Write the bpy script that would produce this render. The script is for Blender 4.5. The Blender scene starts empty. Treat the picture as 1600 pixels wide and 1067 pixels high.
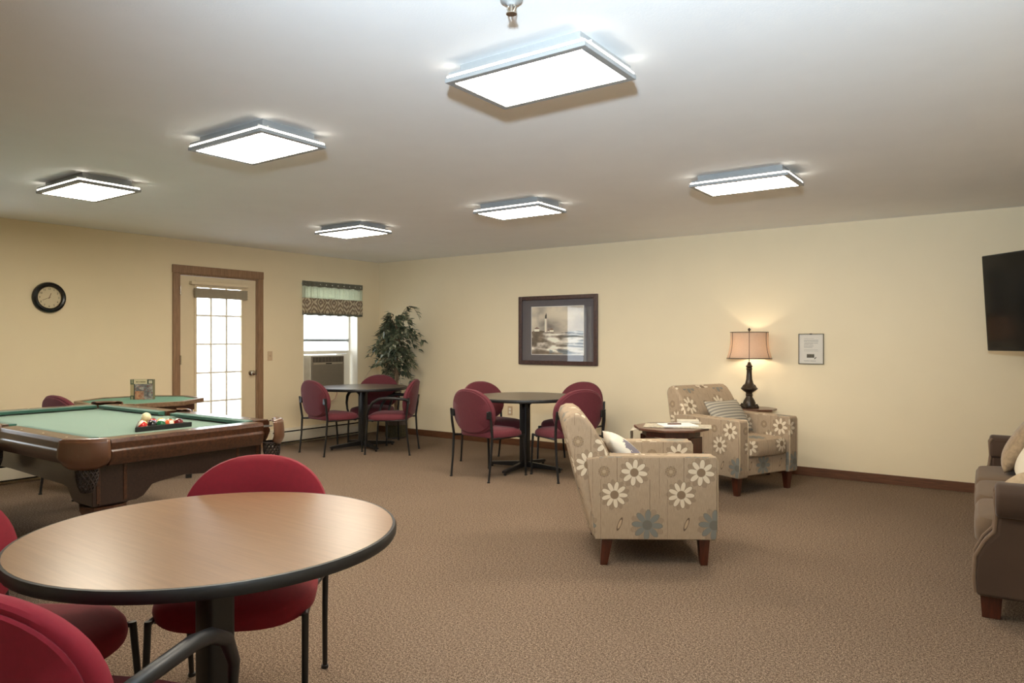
import bpy, bmesh, math, random
from mathutils import Vector, Matrix
PI = math.pi
random.seed(7)
SC = bpy.context.scene
COL = SC.collection

def S(r, g, b, a=1.0):
    def l(c):
        c /= 255.0
        return c / 12.92 if c <= 0.04045 else ((c + 0.055) / 1.055) ** 2.4
    return (l(r), l(g), l(b), a)

# ------------------------------------------------------------------ camera
YAW = math.atan(795 / 1120.0)
cam = bpy.data.cameras.new('camera')
cam.sensor_width = 36.0
cam.lens = 36.0 * 1120 / 1600
cam.shift_y = -(533.5 - 531.5) / 1600.0
cam.clip_start = 0.02
camo = bpy.data.objects.new('camera', cam)
camo.location = (7.60, -7.37, 1.32)
camo.rotation_euler = (PI / 2, 0, YAW)
COL.objects.link(camo)
SC.camera = camo
# ------------------------------------------------------------------ world, lights, exposure
w = bpy.data.worlds.new('world')
SC.world = w
w.use_nodes = True
w.node_tree.nodes['Background'].inputs[0].default_value = (0.86, 0.94, 1.0, 1)
w.node_tree.nodes['Background'].inputs[1].default_value = 5.5
# the photographer's flash: its place follows from the shadows the fixtures throw on the ceiling
fl = bpy.data.lights.new('camera_flash', 'SPOT')
fl.energy = 1150
fl.color = (0.70, 0.86, 1.0)
fl.spot_size = math.radians(98)
fl.spot_blend = 1.0
fl.shadow_soft_size = 0.06
flo = bpy.data.objects.new('camera_flash', fl)
flo.location = (7.6, -7.5, 1.8)
flo.rotation_euler = Vector((-1.35, 3.1, 1.7)).to_track_quat('-Z', 'Y').to_euler()
COL.objects.link(flo)
LAMP_DIFFUSER = 52.0
LAMP_STRIP = 10.0
SC.view_settings.view_transform = 'Standard'
SC.view_settings.look = 'None'
SC.view_settings.gamma = 1.0
SC.view_settings.use_curve_mapping = False
SC.view_settings.exposure = 0.0

# ------------------------------------------------------------------ mesh helpers
class MB:
    def __init__(self):
        self.v, self.f = [], []
    def add(self, vs, fs):
        o = len(self.v)
        self.v += [tuple(p) for p in vs]
        self.f += [tuple(i + o for i in q) for q in fs]
        return self
    def box(self, c, s, rz=0.0, ts=1.0, toff=(0, 0)):
        vs = []
        for dz in (-.5, .5):
            k = ts if dz > 0 else 1.0
            for dx, dy in ((-.5, -.5), (.5, -.5), (.5, .5), (-.5, .5)):
                x, y = dx * s[0] * k, dy * s[1] * k
                if dz > 0:
                    x += toff[0]; y += toff[1]
                X = x * math.cos(rz) - y * math.sin(rz); Y = x * math.sin(rz) + y * math.cos(rz)
                vs.append((c[0] + X, c[1] + Y, c[2] + dz * s[2]))
        return self.add(vs, [(3, 2, 1, 0), (4, 5, 6, 7), (0, 1, 5, 4), (1, 2, 6, 5), (2, 3, 7, 6), (3, 0, 4, 7)])
    def b(self, x0, x1, y0, y1, z0, z1):
        return self.box(((x0 + x1) / 2, (y0 + y1) / 2, (z0 + z1) / 2), (abs(x1 - x0), abs(y1 - y0), abs(z1 - z0)))
    def prism(self, poly, z0, z1, axis='z', k1=1.0):
        n = len(poly)
        cx = sum(p[0] for p in poly) / n; cy = sum(p[1] for p in poly) / n
        def P(p, h, k):
            x, y = cx + (p[0] - cx) * k, cy + (p[1] - cy) * k
            return (x, y, h) if axis == 'z' else ((x, h, y) if axis == 'y' else (h, x, y))
        vs = [P(p, z0, 1) for p in poly] + [P(p, z1, k1) for p in poly]
        fs = [tuple(range(n - 1, -1, -1)), tuple(range(n, 2 * n))]
        fs += [(i, (i + 1) % n, n + (i + 1) % n, n + i) for i in range(n)]
        return self.add(vs, fs)
    def tube(self, pts, r, n=8, closed=False):
        pts = [Vector(p) for p in pts]
        m = len(pts)
        rs = r if isinstance(r, (list, tuple)) else [r] * m
        t0 = (pts[1] - pts[0]).normalized()
        up = Vector((0, 0, 1)) if abs(t0.z) < .9 else Vector((1, 0, 0))
        nx = t0.cross(up).normalized()
        vs = []
        for i, p in enumerate(pts):
            if closed:
                t = (pts[(i + 1) % m] - pts[i - 1]).normalized()
            else:
                t = (pts[min(i + 1, m - 1)] - pts[max(i - 1, 0)]).normalized()
            nx = (nx - t * nx.dot(t)).normalized()
            ny = t.cross(nx)
            for k in range(n):
                a = 2 * PI * k / n
                vs.append(p + (nx * math.cos(a) + ny * math.sin(a)) * rs[i])
        fs = []
        for i in range(m if closed else m - 1):
            j = (i + 1) % m
            for k in range(n):
                l = (k + 1) % n
                fs.append((i * n + k, i * n + l, j * n + l, j * n + k))
        if not closed:
            fs += [tuple(range(n - 1, -1, -1)), tuple((m - 1) * n + k for k in range(n))]
        return self.add(vs, fs)
    def lathe(self, prof, n=24, c=(0, 0, 0), axis='z', cap=True):
        vs = []
        for r, h in prof:
            for k in range(n):
                a = 2 * PI * k / n
                x, y = r * math.cos(a), r * math.sin(a)
                vs.append((c[0] + x, c[1] + y, c[2] + h) if axis == 'z' else (c[0] + h, c[1] + x, c[2] + y))
        fs = []
        m = len(prof)
        for i in range(m - 1):
            for k in range(n):
                l = (k + 1) % n
                fs.append((i * n + k, i * n + l, (i + 1) * n + l, (i + 1) * n + k))
        if cap:
            fs += [tuple(range(n - 1, -1, -1)), tuple((m - 1) * n + k for k in range(n))]
        return self.add(vs, fs)
    def loft(self, outline, rings):
        """outline: list of 2D points; rings: (scale, h); returns a closed pad in XY with height h"""
        n = len(outline)
        vs = [(p[0] * s, p[1] * s, h) for s, h in rings for p in outline]
        fs = []
        for i in range(len(rings) - 1):
            for k in range(n):
                l = (k + 1) % n
                fs.append((i * n + k, i * n + l, (i + 1) * n + l, (i + 1) * n + k))
        m = len(rings)
        fs += [tuple(range(n - 1, -1, -1)), tuple((m - 1) * n + k for k in range(n))]
        return self.add(vs, fs)
    def grid(self, fn, nu, nv):
        vs = [fn(i / nu, j / nv) for j in range(nv + 1) for i in range(nu + 1)]
        fs = [(j * (nu + 1) + i, j * (nu + 1) + i + 1, (j + 1) * (nu + 1) + i + 1, (j + 1) * (nu + 1) + i)
              for j in range(nv) for i in range(nu)]
        return self.add(vs, fs)
    def xf(self, fn):
        self.v = [tuple(fn(*p)) for p in self.v]
        return self
    def build(self, name, m, parent=None, loc=(0, 0, 0), rot=(0, 0, 0), smooth=False, bevel=0, seg=2, sub=0,
              uv=False, uvoff=(0, 0), solid=0):
        me = bpy.data.meshes.new(name)
        me.from_pydata(self.v, [], self.f)
        bm = bmesh.new(); bm.from_mesh(me)
        bmesh.ops.recalc_face_normals(bm, faces=bm.faces)
        bm.to_mesh(me); bm.free()
        if uv:
            lay = me.uv_layers.new(name='uv')
            for p in me.polygons:
                nn = p.normal
                a = max(range(3), key=lambda i: abs(nn[i]))
                for li in p.loop_indices:
                    c = me.vertices[me.loops[li].vertex_index].co
                    q = (c.y, c.z) if a == 0 else ((c.x, c.z) if a == 1 else (c.y, c.x))
                    lay.data[li].uv = (q[0] + uvoff[0], q[1] + uvoff[1])
        if smooth:
            me.polygons.foreach_set('use_smooth', [True] * len(me.polygons))
            if not sub and not bevel:
                me.set_sharp_from_angle(angle=math.radians(38))
        if m:
            me.materials.append(m)
        o = bpy.data.objects.new(name, me)
        COL.objects.link(o)
        o.location = loc; o.rotation_euler = rot
        if parent:
            o.parent = parent
        if solid:
            d = o.modifiers.new('solid', 'SOLIDIFY'); d.thickness = solid; d.offset = 0
        if bevel:
            d = o.modifiers.new('bevel', 'BEVEL'); d.width = bevel; d.segments = seg
            d.limit_method = 'ANGLE'; d.angle_limit = math.radians(35)
            me.polygons.foreach_set('use_smooth', [True] * len(me.polygons))
            d.harden_normals = True
        if sub:
            d = o.modifiers.new('sub', 'SUBSURF'); d.levels = sub; d.render_levels = sub
        return o

def tag(o, label=None, cat=None, group=None, kind=None):
    if label: o['label'] = label
    if cat: o['category'] = cat
    if group: o['group'] = group
    if kind: o['kind'] = kind
    return o
def thing(name, label, cat, loc=(0, 0, 0), rz=0.0, group=None, kind=None):
    o = bpy.data.objects.new(name, None)
    o.empty_display_size = 0.1
    COL.objects.link(o)
    o.location = loc; o.rotation_euler = (0, 0, rz)
    return tag(o, label, cat, group, kind)
def dup(root, loc, rz, label, group=None):
    r = root.copy(); COL.objects.link(r)
    r.location = loc; r.rotation_euler = (0, 0, rz)
    r['label'] = label
    if group: r['group'] = group
    for ch in list(root.children):
        c = ch.copy(); COL.objects.link(c); c.parent = r
        for g in ch.children:
            d = g.copy(); COL.objects.link(d); d.parent = c
    return r
def superell(a, b, e, n=40):
    out = []
    for k in range(n):
        t = 2 * PI * k / n
        c, s = math.cos(t), math.sin(t)
        out.append((a * math.copysign(abs(c) ** (2 / e), c), b * math.copysign(abs(s) ** (2 / e), s)))
    return out

# ------------------------------------------------------------------ materials
class NT:
    def __init__(self, name):
        self.mat = bpy.data.materials.new(name)
        self.mat.use_nodes = True
        self.t = self.mat.node_tree
        self.n = self.t.nodes
        self.p = self.n['Principled BSDF']
        self.out = self.n['Material Output']
    def node(self, ty, **kw):
        x = self.n.new(ty)
        for k, v in kw.items():
            setattr(x, k, v)
        return x
    def link(self, a, b):
        self.t.links.new(a, b)
    def set(self, sock, v):
        if hasattr(v, 'is_output') or isinstance(v, bpy.types.NodeSocket):
            self.link(v, sock)
        else:
            sock.default_value = v
    def m(self, op, a, b=None, c=None, clamp=False):
        x = self.node('ShaderNodeMath', operation=op)
        x.use_clamp = clamp
        self.set(x.inputs[0], a)
        if b is not None: self.set(x.inputs[1], b)
        if c is not None: self.set(x.inputs[2], c)
        return x.outputs[0]
    def mix(self, f, a, b):
        x = self.node('ShaderNodeMix', data_type='RGBA')
        self.set(x.inputs[0], f); self.set(x.inputs[6], a); self.set(x.inputs[7], b)
        return x.outputs[2]
    def coords(self, kind='Object', scale=(1, 1, 1), rot=(0, 0, 0)):
        tc = self.node('ShaderNodeTexCoord')
        mp = self.node('ShaderNodeMapping')
        mp.inputs['Scale'].default_value = scale
        mp.inputs['Rotation'].default_value = rot
        self.link(tc.outputs[kind], mp.inputs[0])
        return mp.outputs[0]
    def noise(self, vec, scale, detail=3, rough=.55):
        x = self.node('ShaderNodeTexNoise')
        x.inputs['Scale'].default_value = scale
        x.inputs['Detail'].default_value = detail
        x.inputs['Roughness'].default_value = rough
        self.link(vec, x.inputs['Vector'])
        return x.outputs['Fac']
    def ramp(self, fac, stops):
        x = self.node('ShaderNodeValToRGB')
        el = x.color_ramp.elements
        while len(el) < len(stops): el.new(0.5)
        for e, (p, c) in zip(el, stops):
            e.position = p; e.color = c
        self.link(fac, x.inputs[0])
        return x.outputs[0]
    def bump(self, h, strength=.3, dist=.01):
        x = self.node('ShaderNodeBump')
        x.inputs['Strength'].default_value = strength
        x.inputs['Distance'].default_value = dist
        self.link(h, x.inputs['Height'])
        self.link(x.outputs[0], self.p.inputs['Normal'])

def K(c, k):
    return (min(c[0] * k, 1), min(c[1] * k, 1), min(c[2] * k, 1), 1)
def simple(name, col, rough=.5, metal=0.0, var=.06, scale=14.0, bump=0.0, bscale=200.0, spec=None, sheen=0, coat=0,
           stretch=(1, 1, 1)):
    n = NT(name)
    v = n.coords('Object', stretch)
    f = n.noise(v, scale)
    n.link(n.ramp(f, [(.3, K(col, 1 - var)), (.7, K(col, 1 + var))]), n.p.inputs['Base Color'])
    n.p.inputs['Roughness'].default_value = rough
    n.p.inputs['Metallic'].default_value = metal
    if spec is not None: n.p.inputs['Specular IOR Level'].default_value = spec
    if sheen:
        n.p.inputs['Sheen Weight'].default_value = sheen
        n.p.inputs['Sheen Roughness'].default_value = .4
    if coat:
        n.p.inputs['Coat Weight'].default_value = coat
        n.p.inputs['Coat Roughness'].default_value = .12
    if bump: n.bump(n.noise(v, bscale, 2), bump, .004)
    return n.mat
def wood(name, c1, c2, rough=.35, scale=(1, 14, 14), rot=(0, 0, 0), coat=0, nscale=6.0, detail=6):
    n = NT(name)
    v = n.coords('Object', scale, rot)
    f = n.noise(v, nscale, detail, .65 if detail > 3 else .45)
    n.link(n.ramp(f, [(.32, c1), (.68, c2)]), n.p.inputs['Base Color'])
    n.p.inputs['Roughness'].default_value = rough
    if coat:
        n.p.inputs['Coat Weight'].default_value = coat; n.p.inputs['Coat Roughness'].default_value = .15
    return n.mat
def emit(name, col, strength):
    n = NT(name)
    n.p.inputs['Base Color'].default_value = (.8, .8, .8, 1)
    n.p.inputs['Emission Color'].default_value = col
    n.p.inputs['Emission Strength'].default_value = strength
    return n.mat
def glass(name, tint=(1, 1, 1, 1)):
    n = NT(name)
    tr = n.node('ShaderNodeBsdfTransparent'); tr.inputs[0].default_value = tint
    gl = n.node('ShaderNodeBsdfGlossy'); gl.inputs['Roughness'].default_value = .02
    lw = n.node('ShaderNodeLayerWeight'); lw.inputs[0].default_value = .5
    fr = n.m('ADD', n.m('MULTIPLY', n.m('POWER', lw.outputs['Facing'], 5.0), .96), .04)   # Schlick, the same from both sides of a pane
    mx = n.node('ShaderNodeMixShader')
    n.link(fr, mx.inputs[0]); n.link(tr.outputs[0], mx.inputs[1]); n.link(gl.outputs[0], mx.inputs[2])
    n.link(mx.outputs[0], n.out.inputs[0])
    return n.mat
def printed(name, rough=.6):
    n = NT(name)
    a = n.node('ShaderNodeVertexColor'); a.layer_name = 'print'
    n.link(a.outputs[0], n.p.inputs['Base Color'])
    n.p.inputs['Roughness'].default_value = rough
    return n.mat
def print_sheet(name, m, parent, w, h, nx, ny, fn, loc, rot):
    """a flat sheet in its own XZ plane whose printed colours come from fn(s, t) -> sRGB 0..255"""
    g = MB().grid(lambda s, t: ((s - .5) * w, 0, t * h), nx, ny)
    o = g.build(name, m, parent, loc, rot)
    at = o.data.color_attributes.new('print', 'FLOAT_COLOR', 'CORNER')
    for p in o.data.polygons:
        i, j = p.index % nx, p.index // nx
        c = S(*fn((i + .5) / nx, (j + .5) / ny))
        for li in p.loop_indices:
            at.data[li].color = c
    return o
def vn(x, y, seed=0):
    def hsh(i, j):
        return (math.sin(i * 127.1 + j * 311.7 + seed * 74.7) * 43758.5453) % 1.0
    i, j = math.floor(x), math.floor(y)
    fx, fy = x - i, y - j
    fx = fx * fx * (3 - 2 * fx); fy = fy * fy * (3 - 2 * fy)
    return (hsh(i, j) * (1 - fx) + hsh(i + 1, j) * fx) * (1 - fy) + (hsh(i, j + 1) * (1 - fx) + hsh(i + 1, j + 1) * fx) * fy
def fbm(x, y, seed=0, o=4):
    return sum(vn(x * 2 ** k, y * 2 ** k, seed + k) / 2 ** k for k in range(o)) / sum(1 / 2 ** k for k in range(o))
def lerp(a, b, t):
    t = max(0, min(1, t))
    return tuple(p + (q - p) * t for p, q in zip(a, b))

M = {}
M['wall'] = simple('wall_paint', S(234, 217, 183), .75, var=.012, scale=3, bump=.05, bscale=260)
M['ceiling'] = simple('ceiling_paint', S(240, 240, 239), .9, var=.012, scale=4, bump=.12, bscale=120)
M['white'] = simple('white_paint', S(236, 230, 216), .45, var=.015)
M['door'] = simple('door_paint', S(218, 200, 168), .45, var=.015)
M['heater'] = simple('heater_enamel', S(222, 214, 196), .4, var=.02)
M['dark_gap'] = simple('dark_gap', S(40, 36, 30), .8)
M['basewood'] = wood('baseboard_wood', S(82, 50, 28), S(112, 70, 42), .5, (1.2, 14, 14))
M['casing'] = wood('casing_wood', S(126, 96, 70), S(156, 122, 92), .5, (10, 10, 1.0))
M['black_metal'] = simple('black_metal', S(22, 21, 21), .38, .0, var=.1)
M['chrome'] = simple('nickel', S(190, 180, 165), .25, 1.0, var=.02)
M['red'] = simple('red_upholstery', S(124, 5, 26), .85, var=.06, scale=60, bump=.15, bscale=900, sheen=.06)
M['burgundy'] = simple('burgundy_upholstery', S(98, 36, 45), .85, var=.06, scale=60, bump=.15, bscale=900, sheen=.1)
M['laminate'] = wood('laminate_walnut', S(116, 81, 50), S(133, 96, 62), .3, (1.0, 22, 22), (0, 0, -YAW), nscale=5, detail=4)
M['laminate_dark'] = wood('laminate_grey', S(82, 72, 62), S(106, 94, 81), .3, (1.0, 22, 22), (0, 0, -YAW), nscale=5, detail=4)
M['edge_black'] = simple('edge_black', S(24, 23, 23), .45)
M['cherry'] = wood('cherry_wood', S(52, 22, 12), S(84, 38, 22), .3, (8, 8, 1.2), coat=.3)
M['end_wood'] = wood('end_table_wood', S(70, 40, 26), S(104, 66, 46), .32, (1.2, 10, 10), coat=.3)
M['pool_wood'] = wood('pool_table_wood', S(48, 27, 16), S(88, 53, 33), .28, (1.2, 12, 12), coat=.5)
M['pool_dark'] = wood('pool_cabinet_wood', S(36, 24, 20), S(58, 40, 33), .35, (1.2, 12, 12), coat=.3)
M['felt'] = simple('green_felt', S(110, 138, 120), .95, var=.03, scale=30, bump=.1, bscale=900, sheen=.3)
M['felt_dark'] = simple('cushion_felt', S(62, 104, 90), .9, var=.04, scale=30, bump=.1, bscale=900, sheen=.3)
M['leather'] = simple('pocket_leather', S(98, 64, 43), .32, var=.14, scale=9, bump=.1, bscale=90, coat=.3)
M['net'] = simple('pocket_net', S(42, 30, 24), .7)
M['sofa'] = simple('brown_microfibre', S(68, 49, 35), .9, var=.09, scale=5, bump=.08, bscale=500, sheen=.15)
M['sofa_trim'] = simple('sofa_welt', S(112, 90, 70), .85, var=.06, sheen=.2)
M['ceramic'] = simple('pot_grey', S(96, 88, 84), .5, var=.08)
M['bark'] = wood('bark', S(90, 74, 56), S(140, 118, 92), .85, (12, 12, 2))
M['soil'] = simple('moss', S(70, 64, 44), .95, var=.4, scale=60)
M['bronze'] = simple('lamp_bronze', S(58, 47, 36), .36, .35, var=.25, scale=40, bump=.2, bscale=120)
M['glass'] = glass('clear_glass')
M['paper'] = simple('white_paper', S(232, 228, 220), .6, var=.02)
M['plate'] = simple('plate_beige', S(205, 178, 145), .45, var=.02)
M['tv_black'] = simple('tv_bezel', S(14, 14, 15), .22, var=.05)
M['fixture'] = simple('fixture_white', S(146, 146, 144), .4, var=.01)
M['diffuser'] = emit('lamp_diffuser', (1.0, .90, .74, 1), LAMP_DIFFUSER)
M['strip'] = emit('lamp_strip', (1.0, .93, .80, 1), LAMP_STRIP)
n = NT('tv_screen'); n.p.inputs['Base Color'].default_value = S(9, 10, 12); n.p.inputs['Roughness'].default_value = .12
M['screen'] = n.mat
M['print'] = printed('print_matte')
# carpet
n = NT('carpet')
v = n.coords('Object')
a = n.noise(v, 230, 2, .7); b2 = n.noise(v, 95, 3, .6); c3 = n.noise(v, 1.3, 2)
fac = n.m('ADD', n.m('MULTIPLY', a, .65), n.m('MULTIPLY', b2, .35))
col = n.ramp(fac, [(.39, S(54, 43, 35)), (.5, S(116, 97, 81)), (.61, S(176, 155, 134))])
n.link(n.mix(n.m('MULTIPLY', c3, .22), col, S(86, 70, 57)), n.p.inputs['Base Color'])
n.p.inputs['Roughness'].default_value = 1.0
n.p.inputs['Specular IOR Level'].default_value = .1
n.bump(a, .7, .006)
M['carpet'] = n.mat
# lamp shade: cloth that lets light through
n = NT('lamp_shade_cloth')
v = n.coords('Object', (1, 1, 1))
col = n.ramp(n.noise(v, 260, 2), [(.3, S(206, 184, 164)), (.7, S(224, 204, 184))])
tl = n.node('ShaderNodeBsdfTranslucent'); df = n.node('ShaderNodeBsdfDiffuse'); mx = n.node('ShaderNodeMixShader')
n.link(col, tl.inputs[0]); n.link(col, df.inputs[0]); mx.inputs[0].default_value = .5
n.link(df.outputs[0], mx.inputs[1]); n.link(tl.outputs[0], mx.inputs[2]); n.link(mx.outputs[0], n.out.inputs[0])
M['shade'] = n.mat
def sheer(name, c, k):
    n = NT(name)
    v = n.coords('Object')
    col = n.ramp(n.noise(v, 120, 2), [(.3, K(c, .9)), (.7, K(c, 1.08))])
    tl = n.node('ShaderNodeBsdfTranslucent'); df = n.node('ShaderNodeBsdfDiffuse'); mx = n.node('ShaderNodeMixShader')
    n.link(col, tl.inputs[0]); n.link(col, df.inputs[0]); mx.inputs[0].default_value = k
    n.link(df.outputs[0], mx.inputs[1]); n.link(tl.outputs[0], mx.inputs[2]); n.link(mx.outputs[0], n.out.inputs[0])
    return n
M['val_head'] = sheer('valance_header', S(120, 118, 104), .15).mat
M['val_sheer'] = sheer('valance_sheer', S(214, 216, 198), .55).mat
n = sheer('valance_pattern', S(180, 165, 140), .2)
v = n.coords('Object')
sx = n.node('ShaderNodeSeparateXYZ'); n.link(v, sx.inputs[0])
def tri(x, p):
    return n.m('ABSOLUTE', n.m('SUBTRACT', n.m('FRACT', n.m('DIVIDE', x, p)), .5))
wob = n.m('MULTIPLY', n.m('SUBTRACT', n.noise(v, 26, 2), .5), .12)
dia = n.m('ADD', n.m('MULTIPLY', tri(sx.outputs[1], .22), 2.0), n.m('MULTIPLY', tri(sx.outputs[2], .26), 2.0))
st = n.m('FRACT', n.m('MULTIPLY', n.m('ADD', dia, wob), 2.1))
patcol = n.ramp(st, [(.0, S(206, 194, 168)), (.42, S(204, 190, 162)), (.55, S(150, 130, 112)), (.9, S(140, 124, 108))])
for nd in n.n:
    if nd.type in ('BSDF_TRANSLUCENT', 'BSDF_DIFFUSE'):
        n.link(patcol, nd.inputs[0])
M['val_pattern'] = n.mat
# leaves
n = NT('ficus_leaf')
v = n.coords('Object')
n.link(n.ramp(n.noise(v, 9, 2), [(.3, S(48, 56, 42)), (.5, S(84, 94, 72)), (.68, S(150, 150, 124))]), n.p.inputs['Base Color'])
n.p.inputs['Roughness'].default_value = .45
M['leaf'] = n.mat
# floral upholstery, printed by polar petal shapes on a repeat of 0.387 x 0.5 m
def floral():
    n = NT('floral_upholstery')
    uvn = n.node('ShaderNodeUVMap'); uvn.uv_map = 'uv'
    sp = n.node('ShaderNodeSeparateXYZ'); n.link(uvn.outputs[0], sp.inputs[0])
    W, H = .387, .5
    u = n.m('MULTIPLY', n.m('FRACT', n.m('DIVIDE', sp.outputs[0], W)), W)
    v = n.m('MULTIPLY', n.m('FRACT', n.m('DIVIDE', sp.outputs[1], H)), H)
    ns = n.noise(n.coords('UV', (1, 1, 1)), 420, 2)
    wv = n.noise(n.coords('UV', (1, .08, 1)), 300, 2)
    col = n.ramp(n.m('MULTIPLY', n.m('ADD', ns, wv), .5), [(.35, S(146, 125, 101)), (.65, S(175, 153, 127))])
    def flower(cx, cy, R, k, rot, sharp=.75):
        du = n.m('SUBTRACT', u, cx); dv = n.m('SUBTRACT', v, cy)
        r = n.m('SQRT', n.m('ADD', n.m('MULTIPLY', du, du), n.m('MULTIPLY', dv, dv)))
        th = n.m('ARCTAN2', dv, du)
        pk = n.m('POWER', n.m('ABSOLUTE', n.m('COSINE', n.m('ADD', n.m('MULTIPLY', th, k / 2), rot))), sharp)
        edge = n.m('MULTIPLY', n.m('ADD', n.m('MULTIPLY', pk, .72), .28), R)
        d = n.m('SUBTRACT', edge, r)
        return r, d
    def step(x, e0, e1):
        mr = n.node('ShaderNodeMapRange'); mr.clamp = True
        n.set(mr.inputs[0], x); mr.inputs[1].default_value = e0; mr.inputs[2].default_value = e1
        return mr.outputs[0]
    def stem(x, v0, v1, c, k):
        nonlocal col
        line = n.m('LESS_THAN', n.m('ABSOLUTE', n.m('SUBTRACT', u, x)), .0016)
        inb = n.m('MULTIPLY', n.m('GREATER_THAN', v, v0), n.m('LESS_THAN', v, v1))
        col = n.mix(n.m('MULTIPLY', n.m('MULTIPLY', line, inb), k), col, c)
    dark = S(102, 84, 66)
    stem(.115, .33, .5, dark, .8); stem(.305, .16, .36, dark, .8); stem(.02, .0, .36, dark, .5); stem(.36, .25, .5, dark, .5)
    def paint(cx, cy, R, k, rot, petal, core, rim, kk=1.0):
        nonlocal col
        r, d = flower(cx, cy, R * 1.12, k, rot + PI / 2, .6)
        col = n.mix(n.m('MULTIPLY', step(d, 0, .003), .35 * kk), col, dark)
        r, d = flower(cx, cy, R, k, rot)
        col = n.mix(n.m('MULTIPLY', step(d, 0, .002), kk), col, rim)
        col = n.mix(n.m('MULTIPLY', step(d, .004, .007), kk), col, petal)
        col = n.mix(n.m('MULTIPLY', step(r, .028 * R / .085, .024 * R / .085), kk), col, core)
    white, rim, core = S(210, 194, 168), S(130, 110, 88), S(128, 106, 82)
    paint(.10, .27, .082, 9, .2, white, core, rim)
    paint(.215, .40, .082, 8, .5, white, core, rim)
    paint(.29, .095, .092, 8, .3, S(120, 121, 113), S(104, 98, 86), S(98, 97, 90), .8)
    paint(.04, .405, .034, 8, .0, S(150, 128, 100), S(170, 148, 120), S(112, 92, 70))
    # slanted leaf
    du = n.m('SUBTRACT', u, .13); dv = n.m('SUBTRACT', v, .10)
    a = n.m('ADD', n.m('MULTIPLY', du, .93), n.m('MULTIPLY', dv, -.36))
    b = n.m('ADD', n.m('MULTIPLY', du, .36), n.m('MULTIPLY', dv, .93))
    e = n.m('ADD', n.m('POWER', n.m('DIVIDE', a, .011), 2.0), n.m('POWER', n.m('DIVIDE', b, .042), 2.0))
    col = n.mix(n.m('LESS_THAN', e, 1.0), col, dark)
    col = n.mix(n.m('LESS_THAN', e, .45), col, S(176, 150, 120))
    n.link(col, n.p.inputs['Base Color'])
    n.p.inputs['Roughness'].default_value = .85
    n.bump(ns, .2, .003)
    return n.mat
M['floral'] = floral()
def striped(name, c1, c2, per, axis=0, kind='Object'):
    n = NT(name)
    v = n.coords(kind)
    s = n.node('ShaderNodeSeparateXYZ'); n.link(v, s.inputs[0])
    f = n.m('FRACT', n.m('DIVIDE', s.outputs[axis], per))
    n.link(n.ramp(f, [(.0, c1), (.45, c1), (.55, c2), (.95, c2)]), n.p.inputs['Base Color'])
    n.p.inputs['Roughness'].default_value = .9
    return n.mat
M['pillow_stripe'] = striped('striped_pillow_cloth', S(176, 166, 148), S(128, 122, 112), .03, 1)
def blotched(name, base, ink, cx, cz, R, ns=40):
    n = NT(name)
    v = n.coords('Object')
    s = n.node('ShaderNodeSeparateXYZ'); n.link(v, s.inputs[0])
    dx = n.m('SUBTRACT', s.outputs[0], cx); dz = n.m('SUBTRACT', s.outputs[1], cz)
    r = n.m('SQRT', n.m('ADD', n.m('MULTIPLY', dx, dx), n.m('MULTIPLY', dz, dz)))
    f = n.m('SUBTRACT', n.m('ADD', n.noise(v, ns, 3), .25), n.m('DIVIDE', r, R))
    f = n.m('MULTIPLY', n.m('GREATER_THAN', f, .12), .85)
    n.link(n.mix(f, base, ink), n.p.inputs['Base Color'])
    n.p.inputs['Roughness'].default_value = .9
    return n.mat
M['pillow_white'] = blotched('white_floral_pillow', S(216, 208, 192), S(74, 68, 92), -.11, .02, .12)
M['pillow_line'] = blotched('cream_line_pillow', S(214, 204, 184), S(60, 50, 40), .0, .03, .05, 20)
M['pillow_tan'] = simple('tan_brocade_pillow', S(150, 128, 100), .8, var=.25, scale=34, sheen=.3)
M['throw'] = simple('cream_throw', S(176, 156, 128), .95, var=.1, scale=50, bump=.4, bscale=300)
M['runner'] = simple('runner_cloth', S(176, 166, 146), .9, var=.35, scale=55)
# ------------------------------------------------------------------ room shell
RX, RY, H = 8.42, -9.4, 2.44
def st(o):
    o['kind'] = 'structure'
    return o
st(MB().b(-.2, RX + .1, RY - .1, .1, -.1, 0).build('floor', M['carpet']))
st(MB().b(-.2, RX + .1, RY - .1, .1, H, H + .1).build('ceiling', M['ceiling']))
st(MB().b(0, RX, 0, .1, 0, H).build('wall_right', M['wall']))
st(MB().b(RX, RX + .1, RY, .1, 0, H).build('wall_side', M['wall']))
st(MB().b(-.2, RX + .1, RY - .1, RY, 0, H).build('wall_back', M['wall']))
D0, D1, DT = -3.035, -2.035, 2.065
W0, W1, WB, WT = -1.346, -.41, .66, 2.06
V0, V1, VB, VT = -6.35, -5.35, .75, 2.06
wl = MB()
ys = [RY, V0, V1, D0, D1, W0, W1, .1]
for y0, y1, zs in ((RY, V0, ((0, H),)), (V0, V1, ((0, VB), (VT, H))), (V1, D0, ((0, H),)), (D0, D1, ((DT, H),)),
                   (D1, W0, ((0, H),)), (W0, W1, ((0, WB), (WT, H))), (W1, .1, ((0, H),))):
    for z0, z1 in zs:
        wl.b(-.2, 0, y0, y1, z0, z1)
st(wl.build('wall_left', M['wall']))
st(MB().b(-14, -.2, -16, 8, -.25, -.12).build('ground', simple('patio_concrete', S(200, 206, 210), .9, var=.05, scale=3)))
bb = st(MB().b(0.0, RX, -.014, 0, 0, .085).build('baseboard_right', M['basewood'], bevel=.004))
st(MB().b(RX - .014, RX, RY, -.014, 0, .085).build('baseboard_side', M['basewood'], bevel=.004))
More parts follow.
